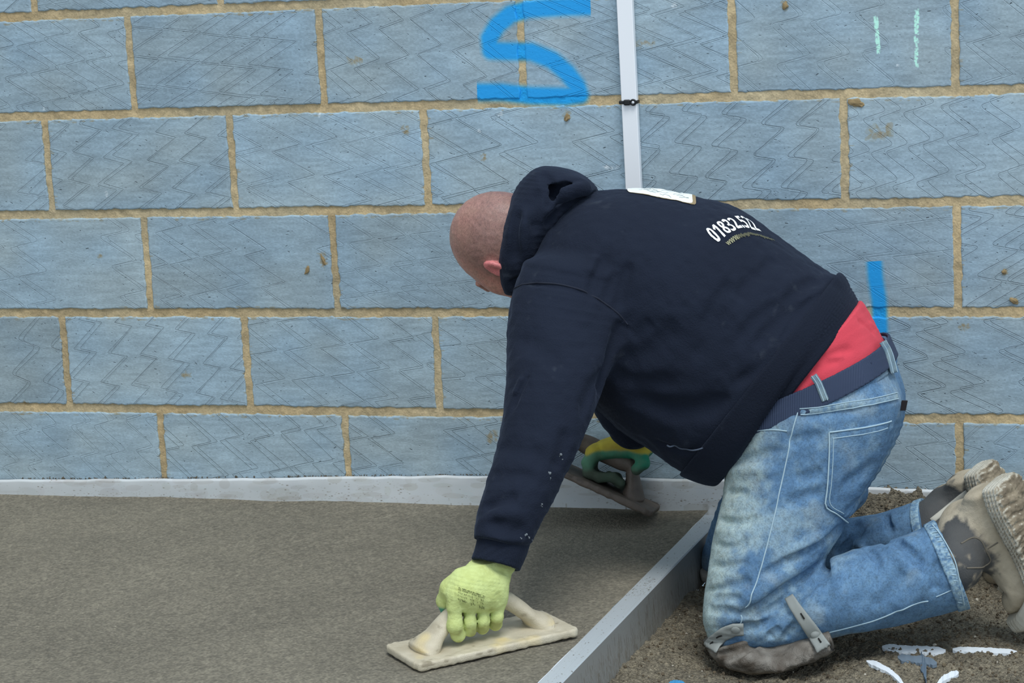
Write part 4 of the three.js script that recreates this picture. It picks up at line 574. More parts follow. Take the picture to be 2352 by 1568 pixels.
  const belt = mesh('belt', net(beltF, ...pB, 0.0036, (x, y, z) => mix3(lin(38, 52, 78), lin(48, 62, 88), 0.5 + 0.5 * fbm(x * 30, y * 30, z * 30, 2)), { eps: 0.0015, slack: 3 }), cloth({ bumpMap: repeat(rib, 30), bumpScale: 0.0008, roughness: 0.8, name: 'webbing' }), man, 'dark navy webbing belt');
  const over = (x, y, z) => Math.min(pelvisA(x, y, z) - 0.0105, jeansF(x, y, z));
  for (const [line, w] of [[[[1868, 862], [1880, 880], [1890, 905], [1896, 920]], 17], [[[2028, 784], [2040, 806], [2048, 832], [2054, 856]], 15]]) { const g = patchGeo(over, ribbonPx(line, w), 16, 5, 0.0022); const p = g.attributes.position, col = new Float32Array(p.count * 3); for (let i = 0; i < p.count; i++) col.set(mix3(blueMid, pale, 0.55 + 0.3 * noise(p.getX(i) * 150, p.getY(i) * 150)), i * 3); g.setAttribute('color', new THREE.BufferAttribute(col, 3)); const l = mesh('belt_loop', g, M_denim, jeans); mesh('stitching', cordGeo(over, line.map(([x, y]) => [x - 4, y + 1]), 0.0008, 0.0022), M_thread, jeans); mesh('stitching', cordGeo(over, line.map(([x, y]) => [x + 5, y - 1]), 0.0008, 0.0022), M_thread, jeans); }
  const tab = mesh('pocket_tab', new RoundedBoxGeometry(0.012, 0.020, 0.003, 2, 0.001), new THREE.MeshStandardMaterial({ color: new THREE.Color(...lin(28, 22, 28)), roughness: 0.8 }), jeans), tp = onBody(jeansF, 2071, 930); tab.position.copy(tp).addScaledVector(grad(jeansF, tp), 0.004); tab.rotation.set(0.2, 0.6, -0.25);
}
// head, neck and the body inside the clothes
const pores = dtex(512, (i, j) => { const s = 238 * (1 + 0.10 * tnoise(i, j, 512, 200, 3) + 0.06 * tnoise(i, j, 512, 110, 6) + 0.04 * tnoise(i, j, 512, 40, 9)); return [s, s, s]; }, true);
{
  const U = v3(-0.955, 0.28, 0.05).normalize(), L0 = v3(-0.12, -0.42, 0.88), L = L0.addScaledVector(U, -L0.dot(U)).normalize(), Fw = v3().crossVectors(L, U).normalize(), c = P(1152, 551, 0.44), ax = [Fw, L, U];
  const at = (f, l, u) => c.clone().addScaledVector(Fw, f).addScaledVector(L, l).addScaledVector(U, u);
  const skull = ell(c, [0.100, 0.079, 0.103], ax), brow = ell(at(0.068, 0, -0.022), [0.036, 0.062, 0.045], ax), face = ell(at(0.042, 0, -0.082), [0.058, 0.058, 0.062], ax), jaw = ell(at(0.052, 0, -0.122), [0.042, 0.045, 0.036], ax), chin = ell(at(0.084, 0, -0.138), [0.018, 0.022, 0.016], ax);
  const nose = chain([[at(0.100, 0, -0.040), 0.008], [at(0.122, 0, -0.078), 0.012]], 0.006), wing = union(0.006, ell(at(0.110, 0.013, -0.082), [0.012, 0.009, 0.009], ax), ell(at(0.110, -0.013, -0.082), [0.012, 0.009, 0.009], ax));
  const lips = union(0.003, ell(at(0.098, 0, -0.106), [0.010, 0.024, 0.006], ax), ell(at(0.098, 0, -0.116), [0.010, 0.021, 0.007], ax)), cheek = union(0.01, ell(at(0.066, 0.040, -0.062), [0.026, 0.022, 0.026], ax), ell(at(0.066, -0.040, -0.062), [0.026, 0.022, 0.026], ax));
  const sock = union(0.004, ell(at(0.104, 0.032, -0.040), [0.014, 0.019, 0.013], ax), ell(at(0.104, -0.032, -0.040), [0.014, 0.019, 0.013], ax)), eye = union(0.002, ell(at(0.086, 0.032, -0.041), [0.0125, 0.0125, 0.012], ax), ell(at(0.086, -0.032, -0.041), [0.0125, 0.0125, 0.012], ax)), lid = union(0.002, ell(at(0.087, 0.032, -0.036), [0.0135, 0.016, 0.008], ax), ell(at(0.087, -0.032, -0.036), [0.0135, 0.016, 0.008], ax));
  const neck = loft([{ c: at(-0.02, 0, -0.06), e1: Fw, e2: L, e3: U, a: 0.066, b: 0.062 }, { c: at(-0.035, 0, -0.13), e1: Fw, e2: L, e3: U, a: 0.064, b: 0.064 }, { c: at(-0.05, 0, -0.22), e1: Fw, e2: L, e3: U, a: 0.075, b: 0.085 }]);
  const ear = (s) => { const o = at(0.004, s * 0.084, -0.022), n = L.clone().multiplyScalar(s).addScaledVector(Fw, -0.0).addScaledVector(Fw, 0.35).normalize(), up = U.clone().addScaledVector(Fw, -0.25); up.addScaledVector(n, -up.dot(n)).normalize(); const w = v3().crossVectors(up, n).normalize(), a2 = [w, n, up]; const sh = ell(o, [0.0195, 0.008, 0.033], a2), cut = ell(o.clone().addScaledVector(n, 0.009), [0.012, 0.008, 0.022], a2), lobe = ell(o.clone().addScaledVector(up, -0.030).addScaledVector(Fw, 0.004), [0.010, 0.007, 0.011], a2), f = (x, y, z) => smin(smax(sh(x, y, z), -cut(x, y, z), 0.006), lobe(x, y, z), 0.008); f.o = o; return f; };
  const eA = ear(1), eB = ear(-1);
  const ridge = cap(P(1100, 650, 0.405), P(1122, 660, 0.37), 0.007, 0.009);
  const head = (x, y, z) => { let d = smin(smin(skull(x, y, z), brow(x, y, z), 0.03), smin(face(x, y, z), jaw(x, y, z), 0.03), 0.035); d = smin(smin(d, cheek(x, y, z), 0.02), chin(x, y, z), 0.02); d = smax(d, -sock(x, y, z), 0.014); d = smin(smin(d, eye(x, y, z), 0.003), lid(x, y, z), 0.005); d = smin(smin(d, nose(x, y, z), 0.014), wing(x, y, z), 0.006); d = smin(d, lips(x, y, z), 0.006); d = smin(d, neck(x, y, z), 0.03); d = smin(d, ridge(x, y, z), 0.012); return smin(smin(d, eA(x, y, z), 0.006), eB(x, y, z), 0.006) + 0.0006 * noise(x * 120, y * 120, z * 120); };
  const skin = lin(206, 156, 138), stub = lin(122, 102, 96), crown = lin(206, 166, 148), red = lin(222, 134, 128);
  const rel = v3(), skinCol = (x, y, z) => {
    rel.set(x, y, z).sub(c); const f = rel.dot(Fw), l = rel.dot(L), u = rel.dot(U), n = noise(x * 420, y * 420, z * 420), n2 = fbm(x * 60, y * 60, z * 60, 3);
    const hair = sstep(0.045, 0.005, f + 0.25 * Math.max(0, u) - 0.012 + 0.012 * n2) * sstep(-0.105, -0.075, u + 0.01 * n2), thin = sstep(0.03, 0.095, u) * 0.45;
    let q = mix3(skin, red, clamp(0.3 + 0.5 * n2)); q = mix3(q, crown, thin); q = mix3(q, stub, clamp(hair * (0.80 - thin) * (0.88 + 0.12 * n + 0.22 * n2)));
    const e = Math.min(eA(x, y, z), eB(x, y, z)); if (e < 0.0025) q = mix3(lin(238, 142, 142), red, 0.3 + 0.4 * n2);
    if (lips(x, y, z) < 0.001) q = lin(178, 96, 92); if (eye(x, y, z) < 0.0006 && lid(x, y, z) > 0.001) q = lin(225, 222, 216);
    return q;
  };
  const hp = [at(0.14, 0, 0), at(-0.11, 0, 0), at(0, 0.1, 0), at(0, -0.1, 0), at(0, 0, 0.115), at(-0.03, 0, -0.2)];
  const gHead = net(head, ...boxOf(hp, 0.03), 0.0031, skinCol, { eps: 0.0018 });
  const core = union(0.05, chain([[P(1262, 600, 0.43), 0.08], [P(1380, 660, 0.43), 0.13], [P(1600, 740, 0.43), 0.14], [P(1830, 850, 0.43), 0.14], [P(1870, 930, 0.43), 0.14]], 0.05), chain([[P(1310, 690, 0.57), 0.06], [P(1282, 800, 0.66), 0.05], [P(1238, 1000, 0.775), 0.042], [P(1165, 1215, 0.885), 0.034]], 0.03), chain([[P(1340, 640, 0.28), 0.06], [P(1400, 810, 0.2), 0.045], [P(1448, 960, 0.125), 0.034], [P(1462, 1000, 0.11), 0.03]], 0.03),
    chain([[P(1860, 950, 0.50), 0.10], [P(1760, 1300, 0.6), 0.075], [P(1720, 1420, 0.63), 0.055], [P(1960, 1345, 0.605), 0.055], [P(2190, 1290, 0.57), 0.042]], 0.04), chain([[P(1850, 1000, 0.36), 0.10], [P(1700, 1230, 0.22), 0.065], [P(1690, 1285, 0.2), 0.05], [P(1960, 1250, 0.2), 0.05], [P(2130, 1210, 0.21), 0.042]], 0.04));
  const inside = (x, y, z) => Math.max(core(x, y, z), Math.min(torso(x, y, z), jeansF(x, y, z)) + 0.014);
  const gCore = net(inside, v3(0.95, -0.12, 0.03), v3(2.05, 0.66, 1.0), 0.013, () => skin, { eps: 0.008 });
  mesh('body', mergeGeometries([gHead, gCore]), new THREE.MeshPhysicalMaterial({ vertexColors: true, roughness: 0.48, map: repeat(pores, 5), bumpMap: repeat(fleece, 8), bumpScale: 0.0003, name: 'skin' }), man, 'bare shaven head, pink ear and neck');
}
// ───────── tools: two plastic floats ─────────
function floatTool(label, C, u, n, dirty) { const HL = dirty ? 0.150 : 0.162, SP = dirty ? 0.094 : 0.118, FL = dirty ? 0.66 : 0.36; // C: middle of the blade's underside; u along it; n up
  const t = group('plastering_float'); tag(t, label, 'float'); const v = v3().crossVectors(u, n).normalize(); t.position.copy(C); t.quaternion.setFromRotationMatrix(new THREE.Matrix4().makeBasis(u, n, v));
  const cA = dirty ? lin(112, 100, 90) : lin(206, 198, 176), cB = dirty ? lin(84, 76, 68) : lin(180, 170, 146), mud = dirty ? lin(64, 58, 50) : lin(136, 126, 104);
  const col = (x, y, z) => { let c = mix3(cA, cB, clamp(0.5 + 0.9 * fbm(x * 30, y * 60, z * 40, 3))); c = mix3(c, mud, 0.8 * sstep(0.25, 0.5, fbm(x * 55 + 9, y * 90, z * 55, 3) + (Math.abs(z) > 0.055 || y < 0.008 ? 0.16 : 0))); if (!dirty) c = mix3(c, lin(232, 208, 140), 0.55 * sstep(0.1, 0.4, fbm(x * 18 + 3, y * 18, z * 18, 2) + (y > 0.02 ? 0.1 : -0.1))); return c; };
  const M = new THREE.MeshPhysicalMaterial({ vertexColors: true, roughness: 0.55, bumpMap: repeat(fleece, 5), bumpScale: 0.0008, name: 'plastic' });
  const rb = (hx, hy, hz, r) => (x, y, z) => { const qx = Math.abs(x) - hx + r, qy = Math.abs(y) - hy + r, qz = Math.abs(z) - hz + r; return Math.hypot(Math.max(qx, 0), Math.max(qy, 0), Math.max(qz, 0)) + Math.min(Math.max(qx, qy, qz), 0) - r; };
  const plate = rb(HL, 0.0075, 0.069, 0.006), corner = (x, z) => { const qx = Math.abs(x) - HL + 0.016, qz = Math.abs(z) - 0.069 + 0.016; return Math.hypot(Math.max(qx, 0), Math.max(qz, 0)) + Math.min(Math.max(qx, qz), 0) - 0.016; };
  const blade = (x, y, z) => smax(plate(x, y - 0.0075, z), corner(x, z), 0.004) + 0.0007 * fbm(x * 80, y * 80, z * 80, 2) + (Math.abs(z) > 0.05 ? 0.0012 * noise(x * 120, 3, z * 90) : 0);
  mesh('blade', net(blade, v3(-0.175, -0.006, -0.08), v3(0.175, 0.022, 0.08), 0.0028, col, { eps: 0.0014 }), M, t);
  // the bridge handle: broad feet that sweep up into a round grip
  const secs = []; for (let i = 0; i <= 20; i++) { const s = i / 20 * 2 - 1, q = Math.abs(s), x = s * SP, h = 0.066 * (1 - Math.pow(clamp((q - FL) / (1 - FL)), 1.25)) + 0.010; const tan = v3(1, q < FL + 0.04 ? 0 : -Math.sign(s) * (dirty ? 2.0 : 0.95), 0).normalize(), e1 = v3(-tan.y, tan.x, 0); secs.push({ c: v3(x, h, 0), e1, e2: v3(0, 0, 1), a: lerp(dirty ? 0.021 : 0.0155, 0.0135, sstep(0.4, 0.9, q)) + 0.012 * sstep(0.8, 1.0, q), b: lerp(0.0165, 0.030, sstep(0.45, 0.9, q)) + 0.012 * sstep(0.8, 1, q) }); }
  const h = loft(secs, { sub: 2, cap: 0.4 }), hf = (x, y, z) => Math.max(h(x, y, z), 0.010 - y);
  mesh('handle', net(hf, v3(-0.15, 0.0, -0.045), v3(0.15, 0.1, 0.045), 0.0032, col, { eps: 0.002 }), M, t);
  t.userData.frame = { C, u, n, v }; return t;
}
const fC = v3(1.0285, 0.0015, 0.924), fU = v3(0.721, 0, -0.693).normalize(), fN = v3(0, 1, 0);
const float1 = floatTool('cream plastic float pressed on the grey-brown screed by a yellow gloved hand', fC, fU, fN, false);
const gU = P(1500, 1176, 0.097).sub(P(1300, 1084, 0.097)).normalize(), gTip = P(1504, 1186, 0.097), gN = v3(0, 1, -0.17); gN.addScaledVector(gU, -gN.dot(gU)).normalize();
const gC = gTip.clone().addScaledVector(gU, -0.150); gC.y += 0.004;
const float2 = floatTool('dirty grey plastic float held tilted beside the white foam strip behind the sleeve', gC, gU, gN, true);
{ // gloves
  const lime = lin(206, 220, 146), limeD = lin(182, 192, 114), olive = lin(136, 136, 84), teal = lin(70, 176, 156);
  const M = cloth({ bumpMap: repeat(weave, 6), bumpScale: 0.0009, name: 'knit' });
  const fV = v3().crossVectors(fU, fN).normalize(), G = (px, py, v) => PP(px, py, fC.clone().addScaledVector(fV, v), fV), lf = (x, y, z) => { const dx = x - fC.x, dy = y - fC.y, dz = z - fC.z; return [dx * fU.x + dz * fU.z, dy, dx * fV.x + dz * fV.z]; };
  const sec = (a, b, v, half) => { const A = G(a[0], a[1], v), B = G(b[0], b[1], v), c = A.clone().add(B).multiplyScalar(0.5), e1 = A.clone().sub(B), l = e1.length() / 2; e1.normalize(); const e2 = fV.clone().addScaledVector(e1, -fV.dot(e1)).normalize(); return { c, e1, e2, a: l, b: half }; };
  const palm = loft([sec([1087, 1276], [1186, 1296], 0.004, 0.026), sec([1080, 1298], [1172, 1314], 0.010, 0.027), sec([1050, 1326], [1166, 1338], 0.020, 0.030), sec([1030, 1358], [1164, 1366], 0.026, 0.029), sec([1028, 1382], [1160, 1384], 0.027, 0.023), sec([1032, 1396], [1154, 1394], 0.026, 0.016)], { pow: 2.4, cap: 0.5 });
  const fing = [[1046, 1396, 1044, 1436, 1052, 1456, 0.0130], [1080, 1400, 1078, 1430, 1079, 1446, 0.0113], [1110, 1400, 1109, 1424, 1108, 1441, 0.0112], [1140, 1394, 1141, 1416, 1138, 1433, 0.0110]].map(([a, b, c, d, e, f, r]) => chain([[G(a, b, 0.026), r * 1.02], [G(c, d, 0.030), r], [G(e, f, 0.020), r * 0.96], [G(e + 3, f - 6, 0.000), r * 0.92]], 0.006));
  const thumb = chain([[G(1062, 1330, 0.012), 0.020], [G(1032, 1352, 0.0), 0.0165], [G(1020, 1380, -0.014), 0.0125], [G(1026, 1398, -0.03), 0.012]], 0.008);
  const flexed = (x, y, z) => { let d = palm(x, y, z); let f = 1e9; for (const g of fing) { const q = g(x, y, z); f = smin(f, q, 0.002); } d = smin(d, f, 0.009); return smin(d, thumb(x, y, z), 0.010); };
  const glove = folded(flexed, [[[[1062, 1400], [1063, 1420], [1064, 1440]], 0.0034, 0.003], [[[1095, 1402], [1095, 1418], [1095, 1434]], 0.0032, 0.003], [[[1124, 1402], [1124, 1418], [1124, 1430]], 0.0032, 0.003], [[[1130, 1306], [1150, 1311], [1166, 1316]], 0.004, 0.003], [[[1140, 1360], [1150, 1390]], 0.006, 0.002], [[[1060, 1385], [1064, 1400]], 0.004, 0.002]], 1, (x, y, z) => 0.0016 * fbm(x * 60, y * 60, z * 60, 3));
  const gcol = (x, y, z) => { const [u, h, v] = lf(x, y, z), n = fbm(x * 50, y * 50, z * 50, 3), n2 = noise(x * 300, y * 300, z * 300); let c = mix3(lime, limeD, clamp(0.32 + 0.9 * n + 0.25 * n2)); c = mix3(c, olive, 0.55 * sstep(0.15, 0.45, n + (h < 0.05 ? 0.16 : -0.14))); c = mix3(c, teal, 0.9 * sstep(0.004, -0.006, v + 0.008 * n) * sstep(0.085, 0.075, h)); if (u > 0.048) c = mix3(c, lin(150, 196, 160), 0.6 * sstep(0.05, 0.065, u + 0.02 * n)); return c; };
  const wr = half(G(1135, 1282, 0.006), v3(0, 1, 0));
  const gf = (x, y, z) => Math.max(glove(x, y, z), wr(x, y, z));
  const [lo, hi] = boxOf([G(1000, 1270, 0), G(1200, 1270, 0), G(1000, 1480, 0.06), G(1200, 1480, 0.06), G(1010, 1400, -0.06), G(1170, 1400, -0.06)], 0.015);
  const g1 = mesh('glove', net(gf, lo, hi, 0.0024, gcol, { eps: 0.0014 }), M, man, 'lime yellow knitted glove gripping the cream float');
  const pc = canvas(512, 256), c = pc.getContext('2d'), r = rng(17); c.clearRect(0, 0, 512, 256); c.strokeStyle = 'rgb(78,86,44)'; c.lineCap = 'round';
  for (const [y, h, w] of [[36, 7, 4], [62, 10, 3], [104, 22, 4], [150, 20, 4], [206, 26, 7]]) for (let x = 16 + (y > 80 && y < 160 ? 0 : 4); x < 490; x += h * (0.7 + 0.7 * r())) { if (r() < 0.14) { x += h; continue; } c.lineWidth = 2 + w * (0.8 + 0.5 * r()); c.beginPath(); c.moveTo(x, y - h * r()); c.quadraticCurveTo(x + h * (r() - 0.2), y + h * (r() - 0.5), x + h * 0.5 * r(), y + h * r()); c.stroke(); }
  mesh('glove_print', patchGeo(gf, quadPx([1052, 1343], [1115, 1364], [1113, 1404], [1050, 1382]), 16, 10, 0.0009, 0.0004, false), new THREE.MeshStandardMaterial({ map: ctex(pc), alphaTest: 0.5, roughness: 0.9 }), g1, 'dark olive print on the back of the glove');
  // far hand: yellow back, green dipped palm, on the grip of the tilted float
  const gV = v3().crossVectors(gU, gN).normalize(), Q = (px, py, v) => PP(px, py, gC.clone().addScaledVector(gV, v), gV);
  const sec2 = (a, b, v, half) => { const A = Q(a[0], a[1], v), B = Q(b[0], b[1], v), c = A.clone().add(B).multiplyScalar(0.5), e1 = A.clone().sub(B), l = e1.length() / 2; e1.normalize(); const e2 = gV.clone().addScaledVector(e1, -gV.dot(e1)).normalize(); return { c, e1, e2, a: l, b: half }; };
  const palm2 = loft([sec2([1470, 955], [1512, 1010], 0.0, 0.036), sec2([1440, 985], [1490, 1050], 0.0, 0.040), sec2([1408, 1000], [1440, 1052], 0.0, 0.042), sec2([1376, 1012], [1392, 1054], 0.0, 0.042), sec2([1350, 1028], [1366, 1060], 0.0, 0.036)], { pow: 2.3, cap: 0.4 });
  const f2 = []; for (let i = 0; i < 4; i++) { const v = 0.034 - i * 0.022, k = i * 3; f2.push(chain([[Q(1362 + k, 1036, v), 0.013], [Q(1350 + k, 1062, v), 0.0125], [Q(1352 + k, 1086, v), 0.012], [Q(1376 + k, 1096, v), 0.0105], [Q(1408 + k, 1096, v), 0.010], [Q(1426, 1108, v), 0.009]], 0.005)); }
  const th2 = chain([[Q(1470, 1040, 0.03), 0.018], [Q(1478, 1062, 0.038), 0.013], [Q(1462, 1078, 0.044), 0.012]], 0.006);
  const heel2 = chain([[Q(1398, 1092, 0.02), 0.010], [Q(1424, 1110, 0.02), 0.010], [Q(1432, 1116, 0.01), 0.009]], 0.004);
  const far = (x, y, z) => { let d = palm2(x, y, z), f = 1e9; for (const g of f2) f = smin(f, g(x, y, z), 0.003); return smin(smin(smin(d, f, 0.010), th2(x, y, z), 0.010), heel2(x, y, z), 0.004) + 0.0014 * fbm(x * 60, y * 60, z * 60, 2); };
  const yA = Q(1350, 1042, 0.04), yB = Q(1490, 1046, 0.04), yl = lin(206, 190, 70);
  const fcol = (x, y, z) => { const n = fbm(x * 50, y * 50, z * 50, 3), t = clamp((x - yA.x) / (yB.x - yA.x), -0.3, 1.3), h = y - lerp(yA.y, yB.y, t) - 0.012 * Math.sin(clamp(t) * 3.14) ; const g = mix3(lin(40, 140, 110), lin(92, 140, 112), clamp(0.5 + n + 0.7 * sstep(0.3, 0, t))); let c = mix3(g, mix3(yl, lin(168, 150, 62), clamp(0.4 + n)), sstep(-0.004, 0.003, h + 0.006 * n)); c = mix3(c, lin(70, 70, 60), 0.85 * sstep(-0.022, -0.040, h + 0.01 * n)); return c; };
  mesh('glove', net(far, ...boxOf([Q(1320, 980, -0.06), Q(1520, 950, 0.06), Q(1340, 1130, 0.06), Q(1500, 1130, -0.06)], 0.03), 0.0028, fcol, { eps: 0.0016 }), M, man, 'yellow and green glove holding the tilted grey float');
}
// ───────── boots ─────────
function boot(A, f, w, s, hemC, dirt, label) { // A: near edge of the heel's sole; f heel to toe, w across, s out of the sole
  const at = (t, q, o) => A.clone().addScaledVector(f, t).addScaledVector(w, q).addScaledVector(s, o), S = (t, h, b, q = 0.048) => ({ c: at(t, q, -h / 2), e1: s, e2: w, a: h / 2, b });
  // the foot bends at the ball: the toes are tucked forward on the ground
  const path = (t, q, o) => { const bend = 0.175, R = 0.055; if (t <= bend) return { c: at(t, q, o), n: s.clone(), d: f.clone() }; const a = Math.min((t - bend) / R, 1.25), ex = Math.max(0, t - bend - 1.25 * R), d = f.clone().multiplyScalar(Math.cos(a)).addScaledVector(s, -Math.sin(a)), n = s.clone().multiplyScalar(Math.cos(a)).addScaledVector(f, Math.sin(a)), piv = at(bend, q, -R), c = piv.addScaledVector(n, R + o).addScaledVector(d, ex); return { c, n, d }; };
  const T = (t, h, b) => { const p = path(t, 0.048, -h / 2); return { c: p.c, e1: p.n, e2: w, a: h / 2, b }; };
  const foot = loft([T(0.0, 0.07, 0.032), T(0.03, 0.09, 0.037), T(0.08, 0.108, 0.040), T(0.13, 0.10, 0.043), T(0.175, 0.080, 0.047), T(0.21, 0.064, 0.050), T(0.245, 0.058, 0.049), T(0.275, 0.05, 0.042), T(0.295, 0.036, 0.03)], { cap: 0.4, pow: 2.4 });
  const shaft = chain([[at(0.062, 0.048, -0.065), 0.042], [at(0.062, 0.048, -0.105), 0.047], [hemC, 0.054]], 0.03);
  const upper = (x, y, z) => smin(foot(x, y, z), shaft(x, y, z), 0.03);
  const dirtC = lin(196, 184, 160), dirtD = lin(158, 146, 124), black = lin(54, 60, 66), q = v3();
  const col = (x, y, z) => { q.set(x, y, z); const d = q.distanceTo(hemC), n = fbm(x * 24, y * 24, z * 24, 4), n2 = noise(x * 200, y * 200, z * 200); let c = mix3(dirtC, dirtD, clamp(0.4 + n + 0.25 * n2)); return mix3(c, black, 0.92 * sstep(0.074, 0.056, d + 0.045 * n + 0.022 * fbm(x * 75, y * 75, z * 75, 3) - dirt)); };
  const b = group('boot', man); b.userData.label = label;
  const M = new THREE.MeshPhysicalMaterial({ vertexColors: true, roughness: 0.8, bumpMap: repeat(fleece, 5), bumpScale: 0.0007, name: 'leather' });
  const pts = [at(0, 0, 0), at(0.3, 0.1, 0), at(0.3, 0, 0), at(0, 0.1, -0.1), at(0, 0.1, 0), hemC];
  const up2 = (x, y, z) => upper(x, y, z) + 0.0025 * fbm(x * 30, y * 30, z * 30, 2);
  mesh('upper', net(up2, ...boxOf(pts, 0.075), 0.0036, col, { eps: 0.002 }), M, b);
  const sole = loft([[0.0, 0.030], [0.03, 0.040], [0.08, 0.041], [0.13, 0.040], [0.19, 0.052], [0.25, 0.051], [0.29, 0.038]].map(([t, b2]) => { const heel = sstep(0.11, 0.06, t), p = path(t - 0.008 + t * 0.05, 0.048, 0.012 + 0.005 * heel); return { c: p.c, e1: p.n, e2: w, a: 0.019 + 0.006 * heel, b: b2 + 0.006 }; }), { pow: 4, cap: 0.5 });
  const sf = (x, y, z) => { q.set(x, y, z).sub(A); const t = q.dot(f), k = q.dot(w), o = q.dot(s), top = 0.024 + 0.012 * sstep(0.11, 0.06, t), lug = 0.5 + 0.5 * Math.sin(t * 330 + 1.2 * Math.sin(k * 90)), mid = sstep(top - 0.006, top, o), band = sstep(top, top - 0.006, o) * sstep(-0.008, -0.004, o); return sole(x, y, z) + mid * (0.0022 * sstep(0.55, 0.9, lug) + 0.005 * fbm(x * 55, y * 55, z * 55, 3) + 0.0018 * noise(x * 190, y * 190, z * 190)) + band * 0.0017 * sstep(-0.2, 0.7, Math.sin(o * 820)); };
  mesh('sole', net(sf, ...boxOf(pts, 0.06), 0.0030, (x, y, z, gx, gy, gz) => { const n = fbm(x * 40, y * 40, z * 40, 3), side = sstep(0.75, 0.45, gx * s.x + gy * s.y + gz * s.z); const c = mix3(lin(150, 138, 116), lin(98, 88, 72), clamp(0.5 + 1.3 * n)); return mix3(c, mix3(lin(210, 208, 194), lin(176, 168, 148), clamp(0.4 + n)), 0.9 * side); }, { eps: 0.0016, slack: 2.6 }), M, b);
  b.userData.at = at; return { b, upper: up2, at, col, M };
}
{
  const f = v3(0.43, -0.90, -0.08).normalize(), w0 = v3(0.47, 0.35, -0.8), w = w0.addScaledVector(f, -w0.dot(f)).normalize(), s = v3().crossVectors(f, w).normalize();
  const near = boot(P(2254, 1158, 0.59), f, w, s, P(2190, 1294, 0.57), 0.0, 'mud-caked near boot, its tread turned to the viewer');
  for (const px of [[[2207, 1248], [2236, 1234], [2252, 1240], [2266, 1266], [2275, 1288], [2268, 1296], [2220, 1304]], [[2268, 1260], [2292, 1245]]]) mesh('stitched_seam', cordGeo(near.upper, px, 0.0015, 0.0), new THREE.MeshStandardMaterial({ color: new THREE.Color(...lin(112, 106, 94)), roughness: 0.9 }), near.b);
  const toe = near.at(0.27, 0.048, -0.03);
  const farB = boot(P(2212, 1122, 0.255), f, w, s, P(2142, 1208, 0.212), 0.030, 'dark far boot, its heel raised above the near boot');
  for (const [px, wd] of [[[[2140, 1196], [2170, 1172], [2206, 1142], [2222, 1130]], 13]]) mesh('pull_strap', patchGeo(farB.upper, ribbonPx(px, wd), 18, 4, 0.002), new THREE.MeshStandardMaterial({ color: new THREE.Color(...lin(190, 188, 176)), roughness: 0.9 }), farB.b, 'pale webbing strap');
}
